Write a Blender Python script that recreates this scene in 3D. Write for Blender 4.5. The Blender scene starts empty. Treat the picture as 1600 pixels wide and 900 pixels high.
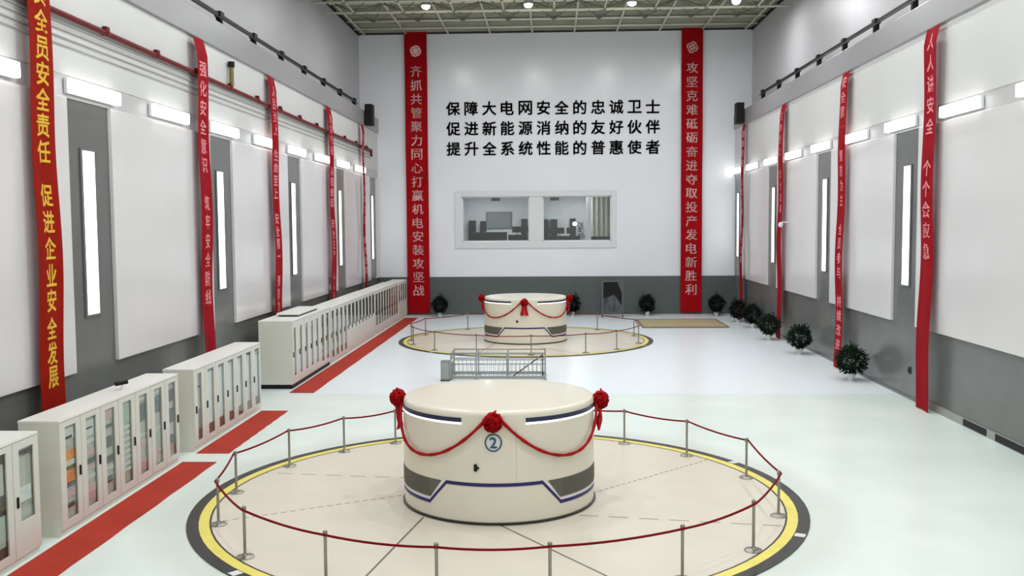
import bpy, math, random
from mathutils import Matrix, Vector
random.seed(7)
PI = math.pi
S = bpy.context.scene
COL = S.collection

# ------------------------------------------------------------------ camera
CAM_H = 6.1
F_PX, PITCH, YAW, ROLL = 1489.87, 0.0669, 0.0398, -0.0070
cd = bpy.data.cameras.new('camera')
cam = bpy.data.objects.new('camera', cd)
COL.objects.link(cam)
fw = Vector((-math.sin(YAW) * math.cos(PITCH), math.cos(YAW) * math.cos(PITCH), -math.sin(PITCH)))
rt = Vector((math.cos(YAW), math.sin(YAW), 0))
up = rt.cross(fw)
r2 = rt * math.cos(ROLL) + up * math.sin(ROLL)
u2 = up * math.cos(ROLL) - rt * math.sin(ROLL)
M = Matrix.Identity(4)
for i in range(3):
    M[i][0] = r2[i]; M[i][1] = u2[i]; M[i][2] = -fw[i]
M[2][3] = CAM_H
cam.matrix_world = M
cd.sensor_width = 36.0
cd.sensor_fit = 'HORIZONTAL'
cd.lens = F_PX / 1600 * 36.0
cd.clip_start = 0.05
cd.clip_end = 300
S.camera = cam

# ------------------------------------------------------------------ world, exposure
w = bpy.data.worlds.new('world')
S.world = w
w.use_nodes = True
w.node_tree.nodes['Background'].inputs[0].default_value = (0.9, 0.95, 1, 1)
w.node_tree.nodes['Background'].inputs[1].default_value = 0.3
S.view_settings.view_transform = 'Standard'
S.view_settings.look = 'None'
S.view_settings.gamma = 1.0
S.view_settings.use_curve_mapping = False
S.view_settings.exposure = 0.0
S.cycles.use_denoising = True
S.cycles.sample_clamp_indirect = 6.0
S.cycles.diffuse_bounces = 6

LAMP_W = 305.0       # every high bay lamp
WALL_LIGHT = 4.0     # emission of the linear wall lights
SLOT_LIGHT = 2.4     # emission of the tall slot lights

# room
XL, XR, YB, YF = -11.6, 12.35, 64.3, -4.0
UXL, UXR = -12.72, 13.4
ZW, ZBEAM, ZTOP = 2.56, 12.25, 18.85

# ------------------------------------------------------------------ materials
MATS = {}


def srgb(r, g, b):
    def f(c):
        c /= 255.0
        return c / 12.92 if c <= 0.04045 else ((c + 0.055) / 1.055) ** 2.4
    return (f(r), f(g), f(b), 1.0)


def mat(name, rgb, rough=0.5, metal=0.0, var=0.06, scale=3.0, spec=0.5, emit=None, estr=0.0, bump=0.0, coat=0.0):
    if name in MATS:
        return MATS[name]
    m = bpy.data.materials.new(name)
    m.use_nodes = True
    nt = m.node_tree
    p = nt.nodes['Principled BSDF']
    c = srgb(*rgb)
    p.inputs['Roughness'].default_value = rough
    p.inputs['Metallic'].default_value = metal
    p.inputs['Specular IOR Level'].default_value = spec
    p.inputs['Coat Weight'].default_value = coat
    p.inputs['Coat Roughness'].default_value = 0.08
    if var > 0:
        tc = nt.nodes.new('ShaderNodeTexCoord')
        nz = nt.nodes.new('ShaderNodeTexNoise')
        nz.inputs['Scale'].default_value = scale
        nz.inputs['Detail'].default_value = 4
        rp = nt.nodes.new('ShaderNodeValToRGB')
        rp.color_ramp.elements[0].position = 0.3
        rp.color_ramp.elements[1].position = 0.7
        rp.color_ramp.elements[0].color = tuple(v * (1 - var) for v in c[:3]) + (1,)
        rp.color_ramp.elements[1].color = tuple(min(1, v * (1 + var)) for v in c[:3]) + (1,)
        nt.links.new(tc.outputs['Object'], nz.inputs['Vector'])
        nt.links.new(nz.outputs['Fac'], rp.inputs['Fac'])
        nt.links.new(rp.outputs['Color'], p.inputs['Base Color'])
        if bump > 0:
            bp = nt.nodes.new('ShaderNodeBump')
            bp.inputs['Strength'].default_value = bump
            bp.inputs['Distance'].default_value = 0.02
            nt.links.new(nz.outputs['Fac'], bp.inputs['Height'])
            nt.links.new(bp.outputs['Normal'], p.inputs['Normal'])
    else:
        p.inputs['Base Color'].default_value = c
    if emit:
        p.inputs['Emission Color'].default_value = srgb(*emit)
        p.inputs['Emission Strength'].default_value = estr
    MATS[name] = m
    return m


def glass_mat(name, tint=(0.93, 0.96, 0.95), gloss=0.12, rough=0.03):
    m = bpy.data.materials.new(name)
    m.use_nodes = True
    nt = m.node_tree
    nt.nodes.remove(nt.nodes['Principled BSDF'])
    out = nt.nodes['Material Output']
    t = nt.nodes.new('ShaderNodeBsdfTransparent')
    t.inputs[0].default_value = tint + (1,)
    g = nt.nodes.new('ShaderNodeBsdfGlossy')
    g.inputs['Roughness'].default_value = rough
    lw = nt.nodes.new('ShaderNodeLayerWeight')      # same from either face of the sheet
    lw.inputs[0].default_value = 0.5
    pw = nt.nodes.new('ShaderNodeMath')
    pw.operation = 'POWER'
    pw.inputs[1].default_value = 4.0
    ad = nt.nodes.new('ShaderNodeMath')
    ad.operation = 'MULTIPLY_ADD'
    ad.inputs[1].default_value = 0.6
    ad.inputs[2].default_value = gloss * 0.5
    nt.links.new(lw.outputs['Facing'], pw.inputs[0])
    mx = nt.nodes.new('ShaderNodeMixShader')
    nt.links.new(pw.outputs[0], ad.inputs[0])
    nt.links.new(ad.outputs[0], mx.inputs[0])
    nt.links.new(t.outputs[0], mx.inputs[1])
    nt.links.new(g.outputs[0], mx.inputs[2])
    nt.links.new(mx.outputs[0], out.inputs[0])
    return m


def floor_mat():
    m = bpy.data.materials.new('polished_floor')
    m.use_nodes = True
    nt = m.node_tree
    p = nt.nodes['Principled BSDF']
    p.inputs['Roughness'].default_value = 0.28
    p.inputs['Specular IOR Level'].default_value = 0.5
    tc = nt.nodes.new('ShaderNodeTexCoord')
    nz = nt.nodes.new('ShaderNodeTexNoise')
    nz.inputs['Scale'].default_value = 0.35
    nz.inputs['Detail'].default_value = 5
    rp = nt.nodes.new('ShaderNodeValToRGB')
    rp.color_ramp.elements[0].position = 0.3
    rp.color_ramp.elements[1].position = 0.7
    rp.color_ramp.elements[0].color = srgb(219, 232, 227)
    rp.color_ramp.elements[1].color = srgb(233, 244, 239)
    nt.links.new(tc.outputs['Object'], nz.inputs['Vector'])
    nt.links.new(nz.outputs['Fac'], rp.inputs['Fac'])
    sx = nt.nodes.new('ShaderNodeSeparateXYZ')
    nt.links.new(tc.outputs['Object'], sx.inputs[0])
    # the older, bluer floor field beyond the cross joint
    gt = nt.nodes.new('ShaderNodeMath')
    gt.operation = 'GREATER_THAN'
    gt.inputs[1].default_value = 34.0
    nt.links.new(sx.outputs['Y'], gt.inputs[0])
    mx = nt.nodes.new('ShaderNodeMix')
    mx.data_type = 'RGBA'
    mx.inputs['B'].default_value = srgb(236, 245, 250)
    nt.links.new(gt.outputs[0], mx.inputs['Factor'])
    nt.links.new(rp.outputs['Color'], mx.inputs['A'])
    # narrow casting joints
    wv = nt.nodes.new('ShaderNodeMath')
    wv.operation = 'PINGPONG'
    wv.inputs[1].default_value = 3.4
    nt.links.new(sx.outputs['Y'], wv.inputs[0])
    lt = nt.nodes.new('ShaderNodeMath')
    lt.operation = 'LESS_THAN'
    lt.inputs[1].default_value = 0.03
    nt.links.new(wv.outputs[0], lt.inputs[0])
    jm = nt.nodes.new('ShaderNodeMath')
    jm.operation = 'MULTIPLY'
    jm.inputs[1].default_value = 0.14
    nt.links.new(lt.outputs[0], jm.inputs[0])
    mj = nt.nodes.new('ShaderNodeMix')
    mj.data_type = 'RGBA'
    mj.inputs['B'].default_value = srgb(190, 202, 204)
    nt.links.new(jm.outputs[0], mj.inputs['Factor'])
    nt.links.new(mx.outputs['Result'], mj.inputs['A'])
    # greyish ring on the floor just outside the near pit cover
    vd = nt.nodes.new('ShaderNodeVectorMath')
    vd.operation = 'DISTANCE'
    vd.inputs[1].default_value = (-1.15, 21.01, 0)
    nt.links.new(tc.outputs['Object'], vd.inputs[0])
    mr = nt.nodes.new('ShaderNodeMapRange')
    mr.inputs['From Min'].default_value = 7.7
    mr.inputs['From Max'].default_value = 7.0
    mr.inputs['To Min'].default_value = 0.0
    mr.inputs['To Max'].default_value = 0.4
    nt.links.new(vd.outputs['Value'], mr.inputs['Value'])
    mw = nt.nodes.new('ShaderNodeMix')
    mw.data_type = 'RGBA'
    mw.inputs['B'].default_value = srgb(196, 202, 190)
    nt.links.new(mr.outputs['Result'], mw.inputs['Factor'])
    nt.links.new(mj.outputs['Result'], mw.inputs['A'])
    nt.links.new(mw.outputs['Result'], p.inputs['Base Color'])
    return m


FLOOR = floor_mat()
WHITE_PANEL = mat('gloss_white_panel', (220, 218, 220), 0.16, var=0.015, scale=0.6, spec=0.55)
WHITE_WALL = mat('white_wall', (208, 209, 208), 0.4, var=0.015, scale=0.5)
BACK_WALL = mat('satin_back_wall', (236, 239, 245), 0.22, var=0.015, scale=0.4)
UPPER_WALL = mat('pale_grey_upper_wall', (190, 190, 194), 0.42, var=0.03, scale=0.4)
BEAM_GREY = mat('beam_grey', (148, 148, 151), 0.35, var=0.02)
GREY = mat('dark_grey_cladding', (104, 106, 105), 0.25, var=0.05, scale=1.2)
GREY_BACK = mat('dark_slate_cladding', (84, 92, 91), 0.4, var=0.04)
BAND = mat('band_grey', (190, 191, 191), 0.4, var=0.02)
BLACK = mat('black_metal', (16, 16, 17), 0.5, spec=.25)
DARK = mat('dark_grey_metal', (52, 54, 55), 0.4)
RED_CLOTH = mat('red_banner_cloth', (146, 12, 26), 0.7, spec=.08, var=0.1, scale=2)
RED_CLOTH_B = mat('crimson_banner_cloth', (158, 8, 18), 0.7, spec=.08, var=0.1, scale=1.5)
RED_CLOTH_N = mat('scarlet_banner_cloth', (146, 22, 6), 0.7, spec=.08, var=0.1, scale=2)
GOLD_INK = mat('yellow_ink', (226, 176, 30), 0.5, var=0.03)
PALE_INK = mat('pale_pink_ink', (240, 196, 194), 0.5, var=0.04)
PINK_INK = mat('pink_ink', (226, 130, 140), 0.5, var=0.04)
LETTER = mat('dark_green_letter', (26, 44, 42), 0.4, var=0.05)
CREAM = mat('cream_enamel', (224, 219, 202), 0.3, var=0.02, scale=1, coat=0.2)
CREAM_FLOOR = mat('cream_cover_plate', (218, 211, 196), 0.32, var=0.03, scale=1)
RIM_BLACK = mat('black_paint', (30, 30, 30), 0.4, var=0.08)
RIM_YELLOW = mat('yellow_paint', (236, 222, 104), 0.4, var=0.05)
SEAM = mat('seam_grey', (112, 108, 100), 0.6, var=0.1)
NAVY = mat('navy_paint', (28, 26, 96), 0.4, var=0.05)
LILAC = mat('lilac_white_paint', (226, 222, 244), 0.4, var=0.02)
VENT = mat('vent_mesh_grey', (96, 94, 84), 0.6, var=0.15, scale=40)
STEEL = mat('brushed_steel', (150, 148, 140), 0.3, metal=0.85, var=0.06, scale=6)
STEEL_P = mat('painted_steel_grey', (150, 153, 150), 0.4, var=0.04)
ROPE = mat('dark_red_rope', (122, 12, 24), 0.7, spec=.1, var=0.15, scale=12)
SILK = mat('red_silk', (178, 6, 16), 0.5, spec=.15, var=0.15, scale=8)
SWAG = mat('red_swag_cloth', (160, 22, 24), 0.6, spec=.12, var=0.1)
CAB = mat('cabinet_paint', (212, 212, 204), 0.4, var=0.02)
CAB_SIDE = mat('cabinet_side_paint', (214, 214, 202), 0.45, var=0.02)
CAB_TOP = mat('cabinet_top_paint', (228, 228, 222), 0.4, var=0.02)
CAB_IN = mat('cabinet_inside', (188, 190, 184), 0.6, var=0.05)
CAB_IN_PALE = mat('cabinet_inside_pale', (222, 230, 228), 0.6, var=0.04)
CAB_IN_DARK = mat('cabinet_inside_dark', (84, 84, 78), 0.6, var=0.08)
CAB_IN_GREEN = mat('cabinet_inside_green', (170, 188, 172), 0.6, var=0.05)
CAB_BROWN = mat('cabinet_inside_brown', (104, 88, 82), 0.6, var=0.08)
ORANGE = mat('orange_module', (232, 140, 76), 0.5, var=0.08)  # banner reflections in the cabinet glass, coloured in as orange blocks
PINKM = mat('pink_module', (206, 170, 172), 0.5, var=0.06)
PALEM = mat('pale_module', (206, 208, 204), 0.5, var=0.05)
DARKM = mat('dark_module', (66, 68, 66), 0.45, var=0.08)
GREENSCREEN = mat('dark_green_screen', (50, 74, 66), 0.25, var=0.06)
RED_MAT = mat('red_rubber_mat', (172, 54, 40), 0.7, spec=.15, var=0.12, scale=0.9, bump=0.2)
PIPE_RED = mat('dark_red_pipe', (104, 22, 24), 0.5, spec=.2, var=0.15, scale=1.5)
CONDUIT = mat('grey_conduit', (176, 176, 174), 0.45, var=0.05)
OLIVE = mat('olive_paint', (122, 112, 58), 0.5, var=0.1)
TRUSS = mat('truss_paint', (222, 223, 204), 0.5, var=0.06, scale=1)
TRUSS_D = mat('truss_web_paint', (128, 129, 112), 0.55, var=0.08, scale=1)
DECK = mat('roof_deck_paint', (156, 157, 140), 0.6, var=0.05, scale=0.8)
LEAF = mat('ficus_leaf', (24, 48, 30), 0.6, var=0.35, scale=14, spec=.2)
LEAF_D = mat('ficus_leaf_dark', (18, 36, 27), 0.6, var=0.35, scale=14, spec=.2)
BARK = mat('bark', (58, 54, 40), 0.8, var=0.2, scale=20)
SOIL = mat('soil', (54, 44, 36), 0.9, var=0.2, scale=30)
POT = mat('white_glazed_pot', (226, 226, 222), 0.25, var=0.02)
TAN = mat('tan_plywood', (178, 164, 126), 0.55, var=0.08, scale=2)
TAN_D = mat('brown_edge', (132, 112, 84), 0.55, var=0.08)
WIN_FRAME = mat('white_window_frame', (222, 226, 228), 0.35, var=0.01)
GLASS = glass_mat('clear_glass')
CAB_GLASS = glass_mat('cabinet_glass', (0.95, 0.97, 0.96), 0.03)
TUBE_W = mat('lit_wall_diffuser', (255, 255, 255), 0.4, var=0, emit=(255, 254, 250), estr=WALL_LIGHT)
TUBE_S = mat('lit_slot_diffuser', (255, 255, 255), 0.4, var=0, emit=(255, 255, 255), estr=SLOT_LIGHT)
TUBE_C = mat('lit_lamp_lens', (255, 255, 250), 0.4, var=0, emit=(255, 252, 236), estr=14)
TUBE_G = mat('lit_glow_strip', (255, 255, 255), 0.4, var=0, emit=(238, 240, 255), estr=1.3)

# ------------------------------------------------------------------ mesh helpers


class MB:
    def __init__(s):
        s.v = []; s.f = []; s.mi = []; s.m = 0

    def box(s, x0, y0, z0, x1, y1, z1):
        b = len(s.v)
        s.v += [(x0, y0, z0), (x1, y0, z0), (x1, y1, z0), (x0, y1, z0), (x0, y0, z1), (x1, y0, z1), (x1, y1, z1), (x0, y1, z1)]
        for q in ((0, 3, 2, 1), (4, 5, 6, 7), (0, 1, 5, 4), (1, 2, 6, 5), (2, 3, 7, 6), (3, 0, 4, 7)):
            s.f.append(tuple(b + i for i in q)); s.mi.append(s.m)
        return s

    def face(s, pts):
        b = len(s.v)
        s.v += [tuple(p) for p in pts]
        s.f.append(tuple(range(b, b + len(pts)))); s.mi.append(s.m)
        return s

    def add(s, verts, faces):
        b = len(s.v)
        s.v += [tuple(p) for p in verts]
        for f in faces:
            s.f.append(tuple(b + i for i in f)); s.mi.append(s.m)
        return s

    def lathe(s, prof, n=32, cx=0, cy=0, cz=0):
        """prof: (radius, z) from bottom to top; a zero radius closes to a point"""
        b = len(s.v)
        for r, z in prof:
            for k in range(n):
                a = 2 * PI * k / n
                s.v.append((cx + r * math.cos(a), cy + r * math.sin(a), cz + z))
        for j in range(len(prof) - 1):
            for k in range(n):
                k2 = (k + 1) % n
                s.f.append((b + j * n + k, b + j * n + k2, b + (j + 1) * n + k2, b + (j + 1) * n + k)); s.mi.append(s.m)
        s.f.append(tuple(b + k for k in reversed(range(n)))); s.mi.append(s.m)
        t = b + (len(prof) - 1) * n
        s.f.append(tuple(t + k for k in range(n))); s.mi.append(s.m)
        return s

    def ring(s, r0, r1, z0, z1, n=96, cx=0, cy=0):
        b = len(s.v)
        for k in range(n):
            a = 2 * PI * k / n
            c, d = math.cos(a), math.sin(a)
            s.v += [(cx + r0 * c, cy + r0 * d, z0), (cx + r1 * c, cy + r1 * d, z0), (cx + r1 * c, cy + r1 * d, z1), (cx + r0 * c, cy + r0 * d, z1)]
        for k in range(n):
            i, j = b + 4 * k, b + 4 * ((k + 1) % n)
            for q in ((0, 1), (1, 2), (2, 3), (3, 0)):
                s.f.append((i + q[0], i + q[1], j + q[1], j + q[0])[::-1]); s.mi.append(s.m)
        return s

    def tube(s, pts, r, n=8, closed=False, cap=True):
        pts = [Vector(p) for p in pts]
        L = len(pts)
        rr = r if isinstance(r, (list, tuple)) else [r] * L
        b = len(s.v)
        prev = None
        for i, p in enumerate(pts):
            if closed:
                t = (pts[(i + 1) % L] - pts[i - 1])
            else:
                t = pts[min(i + 1, L - 1)] - pts[max(i - 1, 0)]
            if t.length < 1e-9:
                t = Vector((0, 0, 1))
            t.normalize()
            if prev is None:
                a = Vector((0, 0, 1)) if abs(t.z) < 0.9 else Vector((1, 0, 0))
                nx = t.cross(a).normalized()
            else:
                nx = (prev - t * prev.dot(t)).normalized()
            prev = nx
            ny = t.cross(nx)
            for k in range(n):
                a = 2 * PI * k / n
                s.v.append(tuple(p + nx * (math.cos(a) * rr[i]) + ny * (math.sin(a) * rr[i])))
        for i in range(L if closed else L - 1):
            for k in range(n):
                k2 = (k + 1) % n
                i2 = (i + 1) % L
                s.f.append((b + i * n + k, b + i * n + k2, b + i2 * n + k2, b + i2 * n + k)); s.mi.append(s.m)
        if not closed and cap:
            s.f.append(tuple(b + k for k in reversed(range(n)))); s.mi.append(s.m)
            e = b + (L - 1) * n
            s.f.append(tuple(e + k for k in range(n))); s.mi.append(s.m)
        return s

    def mesh(s, name, mats, smooth=False):
        me = bpy.data.meshes.new(name)
        me.from_pydata(s.v, [], s.f)
        if not isinstance(mats, (list, tuple)):
            mats = [mats]
        for m in mats:
            me.materials.append(m)
        me.polygons.foreach_set('material_index', s.mi)
        if smooth:
            me.polygons.foreach_set('use_smooth', [True] * len(me.polygons))
        me.update()
        return me

    def build(s, name, mats, parent=None, smooth=False, bevel=0.0, angle=None):
        o = bpy.data.objects.new(name, s.mesh(name, mats, smooth))
        COL.objects.link(o)
        if parent is not None:
            o.parent = parent
        if bevel:
            md = o.modifiers.new('edge', 'BEVEL')
            md.width = bevel; md.segments = 2; md.limit_method = 'ANGLE'
        if smooth and angle:
            bm_angle(o, angle)
        return o


def bm_angle(o, deg):
    """flat-shade across edges sharper than deg"""
    me = o.data
    me.set_sharp_from_angle(angle=math.radians(deg))


def tag(o, label=None, cat=None, group=None, kind=None):
    if label: o['label'] = label
    if cat: o['category'] = cat
    if group: o['group'] = group
    if kind: o['kind'] = kind
    return o


def thing(name, label, cat, loc=(0, 0, 0), rz=0.0, group=None):
    o = bpy.data.objects.new(name, None)
    COL.objects.link(o)
    o.location = loc
    o.rotation_euler = (0, 0, rz)
    return tag(o, label, cat, group)


def struct(o):
    o['kind'] = 'structure'
    return o


def dup(root, loc, rz, label, group=None):
    r = root.copy(); COL.objects.link(r)
    r.location = loc; r.rotation_euler = (0, 0, rz)
    r['label'] = label
    if group: r['group'] = group
    for ch in list(root.children):
        c = ch.copy(); COL.objects.link(c); c.parent = r
        for g in list(ch.children):
            d = g.copy(); COL.objects.link(d); d.parent = c
    return r


ORD = ['first', 'second', 'third', 'fourth', 'fifth', 'sixth', 'seventh', 'eighth', 'ninth', 'tenth', 'eleventh', 'twelfth',
       'thirteenth', 'fourteenth', 'fifteenth', 'sixteenth', 'seventeenth', 'eighteenth']

# glyph outlines of the default font, as (verts, faces) about the centre of the em box
GL = {}


def glyph(ch, bold=0.02):
    if (ch, bold) in GL:
        return GL[(ch, bold)]
    c = bpy.data.curves.new('glyph', 'FONT')
    c.body = ch
    c.resolution_u = 2
    c.align_x = 'CENTER'
    o = bpy.data.objects.new('glyph', c)
    COL.objects.link(o)
    dg = bpy.context.evaluated_depsgraph_get()
    me = bpy.data.meshes.new_from_object(o.evaluated_get(dg))
    vs = [(v.co.x, v.co.y) for v in me.vertices]
    fs = [tuple(p.vertices) for p in me.polygons]
    if vs:
        w0 = min(v[0] for v in vs); w1 = max(v[0] for v in vs)
        h0 = min(v[1] for v in vs); h1 = max(v[1] for v in vs)
        mx, my = (w0 + w1) / 2, (h0 + h1) / 2
        k = 1.0 / max(w1 - w0, h1 - h0, 0.7)
        vs = [((x - mx) * k, (y - my) * k) for x, y in vs]
        v0, f0 = vs, fs
        vs, fs = [], []
        for dx, dy in ((-bold, -bold), (bold, -bold), (bold, bold), (-bold, bold)):   # heavier strokes
            b = len(vs)
            vs += [(x + dx, y + dy) for x, y in v0]
            fs += [tuple(b + q for q in f) for f in f0]
    bpy.data.objects.remove(o); bpy.data.curves.remove(c); bpy.data.meshes.remove(me)
    GL[(ch, bold)] = (vs, fs)
    return GL[(ch, bold)]


# ------------------------------------------------------------------ room shell
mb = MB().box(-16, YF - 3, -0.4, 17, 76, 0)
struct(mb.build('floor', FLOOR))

L_STRIPS = [23.7 + 9.6 * k for k in range(-2, 5)]
R_STRIPS = [33.55 + 9.85 * k for k in range(-3, 4)]
GW = 1.14


def side_wall(side, X, UX, strips):
    s = 1 if X < 0 else -1              # direction into the room
    far = X - s * 2.2

    def bx(mb, xa, y0, z0, xb, y1, z1):
        return mb.box(min(xa, xb), y0, z0, max(xa, xb), y1, z1)
    root = bx(MB(), far, YF, -0.02, X, YB, ZBEAM).build('wall_' + side, GREY)
    struct(root)
    # crane beam ledge and the wall above it, set back
    bx(MB(), far, YF, ZBEAM, X + s * 0.14, YB, ZBEAM + 0.95).build('crane_beam', BEAM_GREY, root, bevel=0.03)
    bx(MB(), far, YF, ZBEAM + 0.95, UX, YB, ZTOP + 0.1).build('upper_wall', UPPER_WALL, root)
    # bright wall over the lights, the band the lights sit on
    bx(MB(), X, YF, 9.74, X + s * 0.05, YB, ZBEAM).build('white_wall_face', WHITE_WALL, root)
    bx(MB(), X, YF, 9.2, X + s * 0.035, YB, 9.74).build('light_band', BAND, root)
    edges = [YF + 0.1]
    for y in strips:
        edges += [y - GW, y + GW]
    edges.append(YB - 0.02)
    for a, b in zip(edges[0::2], edges[1::2]):
        if b - a > 0.15:
            bx(MB(), X, a, ZW, X + s * 0.11, b, 9.2).build('wall_panel', WHITE_PANEL, root, bevel=0.012)
    return root


wl = side_wall('left', XL, UXL, L_STRIPS)
wr = side_wall('right', XR, UXR, R_STRIPS)

# skirting duct with dark slots along the plant wall
bb = MB().box(XR - 0.05, YF, 0, XR, 31.5, 0.24).build('baseboard_right', STEEL_P)
struct(bb)
sl = MB()
y = YF + 0.6
while y < 28.6:
    sl.box(XR - 0.065, y, 0.03, XR - 0.04, min(y + 2.5, 28.6), 0.22)
    y += 3.05
sl.build('air_slot', BLACK, bb)
struct(MB().box(XR - 0.03, 31.5, 0, XR, YB, 0.09).build('trim_1', GREY))

# back wall with the window opening
WX0, WX1, WZ0, WZ1 = -5.9, 4.13, 4.93, 7.95
mb = MB()
mb.box(-13, YB, ZW, WX0, YB + 0.4, ZTOP + 0.1)
mb.box(WX1, YB, ZW, 14, YB + 0.4, ZTOP + 0.1)
mb.box(WX0, YB, ZW, WX1, YB + 0.4, WZ0)
mb.box(WX0, YB, WZ1, WX1, YB + 0.4, ZTOP + 0.1)
wb = struct(mb.build('wall_back', BACK_WALL))
MB().box(-13, YB - 0.05, 0, 14, YB + 0.4, ZW).build('wainscot', GREY_BACK, wb)
struct(MB().box(-14, YF - 0.4, 0, 15, YF, ZTOP + 0.1).build('wall_front', mat('white_front_wall', (236, 236, 236), .5, var=.01)))
struct(MB().box(-13.0, YB - 0.06, ZTOP - 0.08, 13.6, YB + 0.1, ZTOP + 0.1).build('trim_2', DARK))
for n_, xx in ((3, UXL), (4, UXR)):
    s = 1 if xx < 0 else -1
    struct(MB().box(min(xx, xx + s * .08), YF, ZTOP - 0.12, max(xx, xx + s * .08), YB, ZTOP + 0.1).build('trim_%d' % n_, BLACK))

# roof deck with shallow corrugation, purlins
mb = MB().box(-14, YF - 0.4, ZTOP + 0.1, 15, YB + 0.4, ZTOP + 0.3)
ceil = struct(mb.build('ceiling', DECK))
mb = MB()
yy = YF + 1.0
while yy < YB:
    mb.box(UXL, yy, ZTOP + 0.03, UXR, yy + 0.22, ZTOP + 0.1)
    yy += 0.62
mb.build('deck_rib', DECK, ceil)

# ------------------------------------------------------------------ back wall window and the control room behind it
wn = MB()
Y0, Y1 = YB - 0.09, YB + 0.42
wn.box(-6.38, Y0, 4.47, WX0, YB, 8.32).box(WX1, Y0, 4.47, 4.45, YB, 8.32)
wn.box(WX0, Y0, 4.47, WX1, YB, WZ0).box(WX0, Y0, WZ1, WX1, YB, 8.32)
win = struct(wn.build('window_1', WIN_FRAME, bevel=0.03))
MB().box(-1.36, YB - 0.02, WZ0, -0.46, YB + 0.42, WZ1).build('mullion', WIN_FRAME, win)
b_ = MB()
for x0, x1 in ((WX0, -1.36), (-0.46, WX1)):
    b_.box(x0, YB + .1, WZ0, x0 + .07, YB + .2, WZ1).box(x1 - .07, YB + .1, WZ0, x1, YB + .2, WZ1)
    b_.box(x0, YB + .1, WZ0, x1, YB + .2, WZ0 + .07).box(x0, YB + .1, WZ1 - .07, x1, YB + .2, WZ1)
b_.build('sash_frame', WIN_FRAME, win)
MB().box(WX0 + .07, YB + 0.14, WZ0 + .07, -1.43, YB + 0.155, WZ1 - .07).build('pane', GLASS, win)
MB().box(-0.39, YB + 0.14, WZ0 + .07, WX1 - .07, YB + 0.155, WZ1 - .07).build('pane', GLASS, win)

RF = 4.4                                 # control room floor
RYB = 74.5
INNER = mat('inner_white', (206, 208, 212), 0.6, var=0.02)
INNER_G = mat('inner_grey', (150, 152, 156), 0.6, var=0.03)
mb = MB().box(-9.3, RYB, RF, 7.2, RYB + .2, 8.7)
mb.box(-9.3, YB + .4, RF, -9.1, RYB, 8.7).box(7.0, YB + .4, RF, 7.2, RYB, 8.7)
struct(mb.build('wall_inner', INNER))
struct(MB().box(-9.3, YB + .41, RF - .2, 7.2, RYB, RF).build('floor_inner', INNER_G))
ic = struct(MB().box(-9.3, YB + .41, 8.35, 7.2, RYB, 8.6).build('ceiling_inner', INNER))
for k, yy in enumerate((67.2, 70.4)):
    MB().box(-9, yy, 8.2, 7, yy + .35, 8.35).build('bulkhead', INNER_G, ic)
lp = thing('ceiling_panel_light', 'long lit strip on the ceiling of the control room behind the window', 'light', (-4.6, 68.9, 8.35))
MB().box(-0.25, -3.6, -0.06, 0.25, 3.6, 0).build('diffuser', mat('lit_inner_panel', (255, 255, 255), .4, var=0, emit=(255, 255, 255), estr=24), lp)
MB().box(-0.3, -3.7, -0.03, 0.3, 3.7, -0.002).build('frame', WIN_FRAME, lp)
lp2 = dup(lp, (2.0, 69.2, 8.35), 0, 'lit ceiling strip over the green plant behind the wall window')

SCREEN_G = mat('grey_screen', (120, 124, 130), 0.4, var=0.05)
sc_ = thing('wall_display', 'wide grey screen on the far wall of the control room', 'screen', (-3.95, RYB - .02, 5.75))
MB().box(-1.0, -.08, 0, 1.0, 0, 1.3).build('bezel', DARK, sc_)
MB().box(-0.95, -.1, 0.05, 0.95, -.08, 1.25).build('panel', SCREEN_G, sc_)
for i, (x, wd, h, z) in enumerate(((-6.0, .55, 1.5, RF), (-5.15, .45, 1.45, RF), (-1.95, .5, 1.6, RF), (-0.35, .5, 1.55, RF), (0.35, .5, 1.55, RF), (1.8, .45, 1.6, RF))):
    lab = ['dark tall locker nearest the corner of the control room', 'dark narrow locker beside the grey wall screen',
           'dark locker behind the window post', 'slim dark locker just past the window post',
           'second slim dark locker past the window post', 'dark locker next to the green plant behind the glass'][i]
    lk = thing('locker', lab, 'locker', (x, RYB - .3, z), group='lockers in the control room')
    MB().box(-wd / 2, -.25, 0, wd / 2, .25, h + .5).build('body', BLACK, lk)
    MB().box(-wd / 2 + .03, -.27, .06, wd / 2 - .03, -.25, h + .44).build('door', BLACK, lk)
    MB().box(wd / 2 - .12, -.3, .95, wd / 2 - .08, -.27, 1.15).build('handle', STEEL, lk)


def desk(x0, x1, y, h, label):
    d = thing('control_desk', label, 'desk', ((x0 + x1) / 2, y, RF), group='dark desks behind the window')
    hw = (x1 - x0) / 2
    MB().box(-hw, -.4, h - .06, hw, .4, h).build('desk_top', BLACK, d)
    MB().box(-hw, -.36, 0, hw, -.3, h - .06).build('front_panel', BLACK, d)
    MB().box(-hw, -.36, 0, -hw + .05, .38, h - .06).build('side_panel', BLACK, d)
    MB().box(hw - .05, -.36, 0, hw, .38, h - .06).build('side_panel', BLACK, d)
    return d


desk(-5.55, -3.0, 67.0, 1.15, 'long dark desk seen behind the first window pane')
desk(-2.9, -1.55, 67.0, 0.95, 'short dark desk next to the window post')
desk(-0.3, 2.1, 66.8, 0.85, 'low dark desk under the small white globe lamp')
desk(2.9, 4.6, 66.8, 0.8, 'low dark desk in front of the beige curtain')


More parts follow.
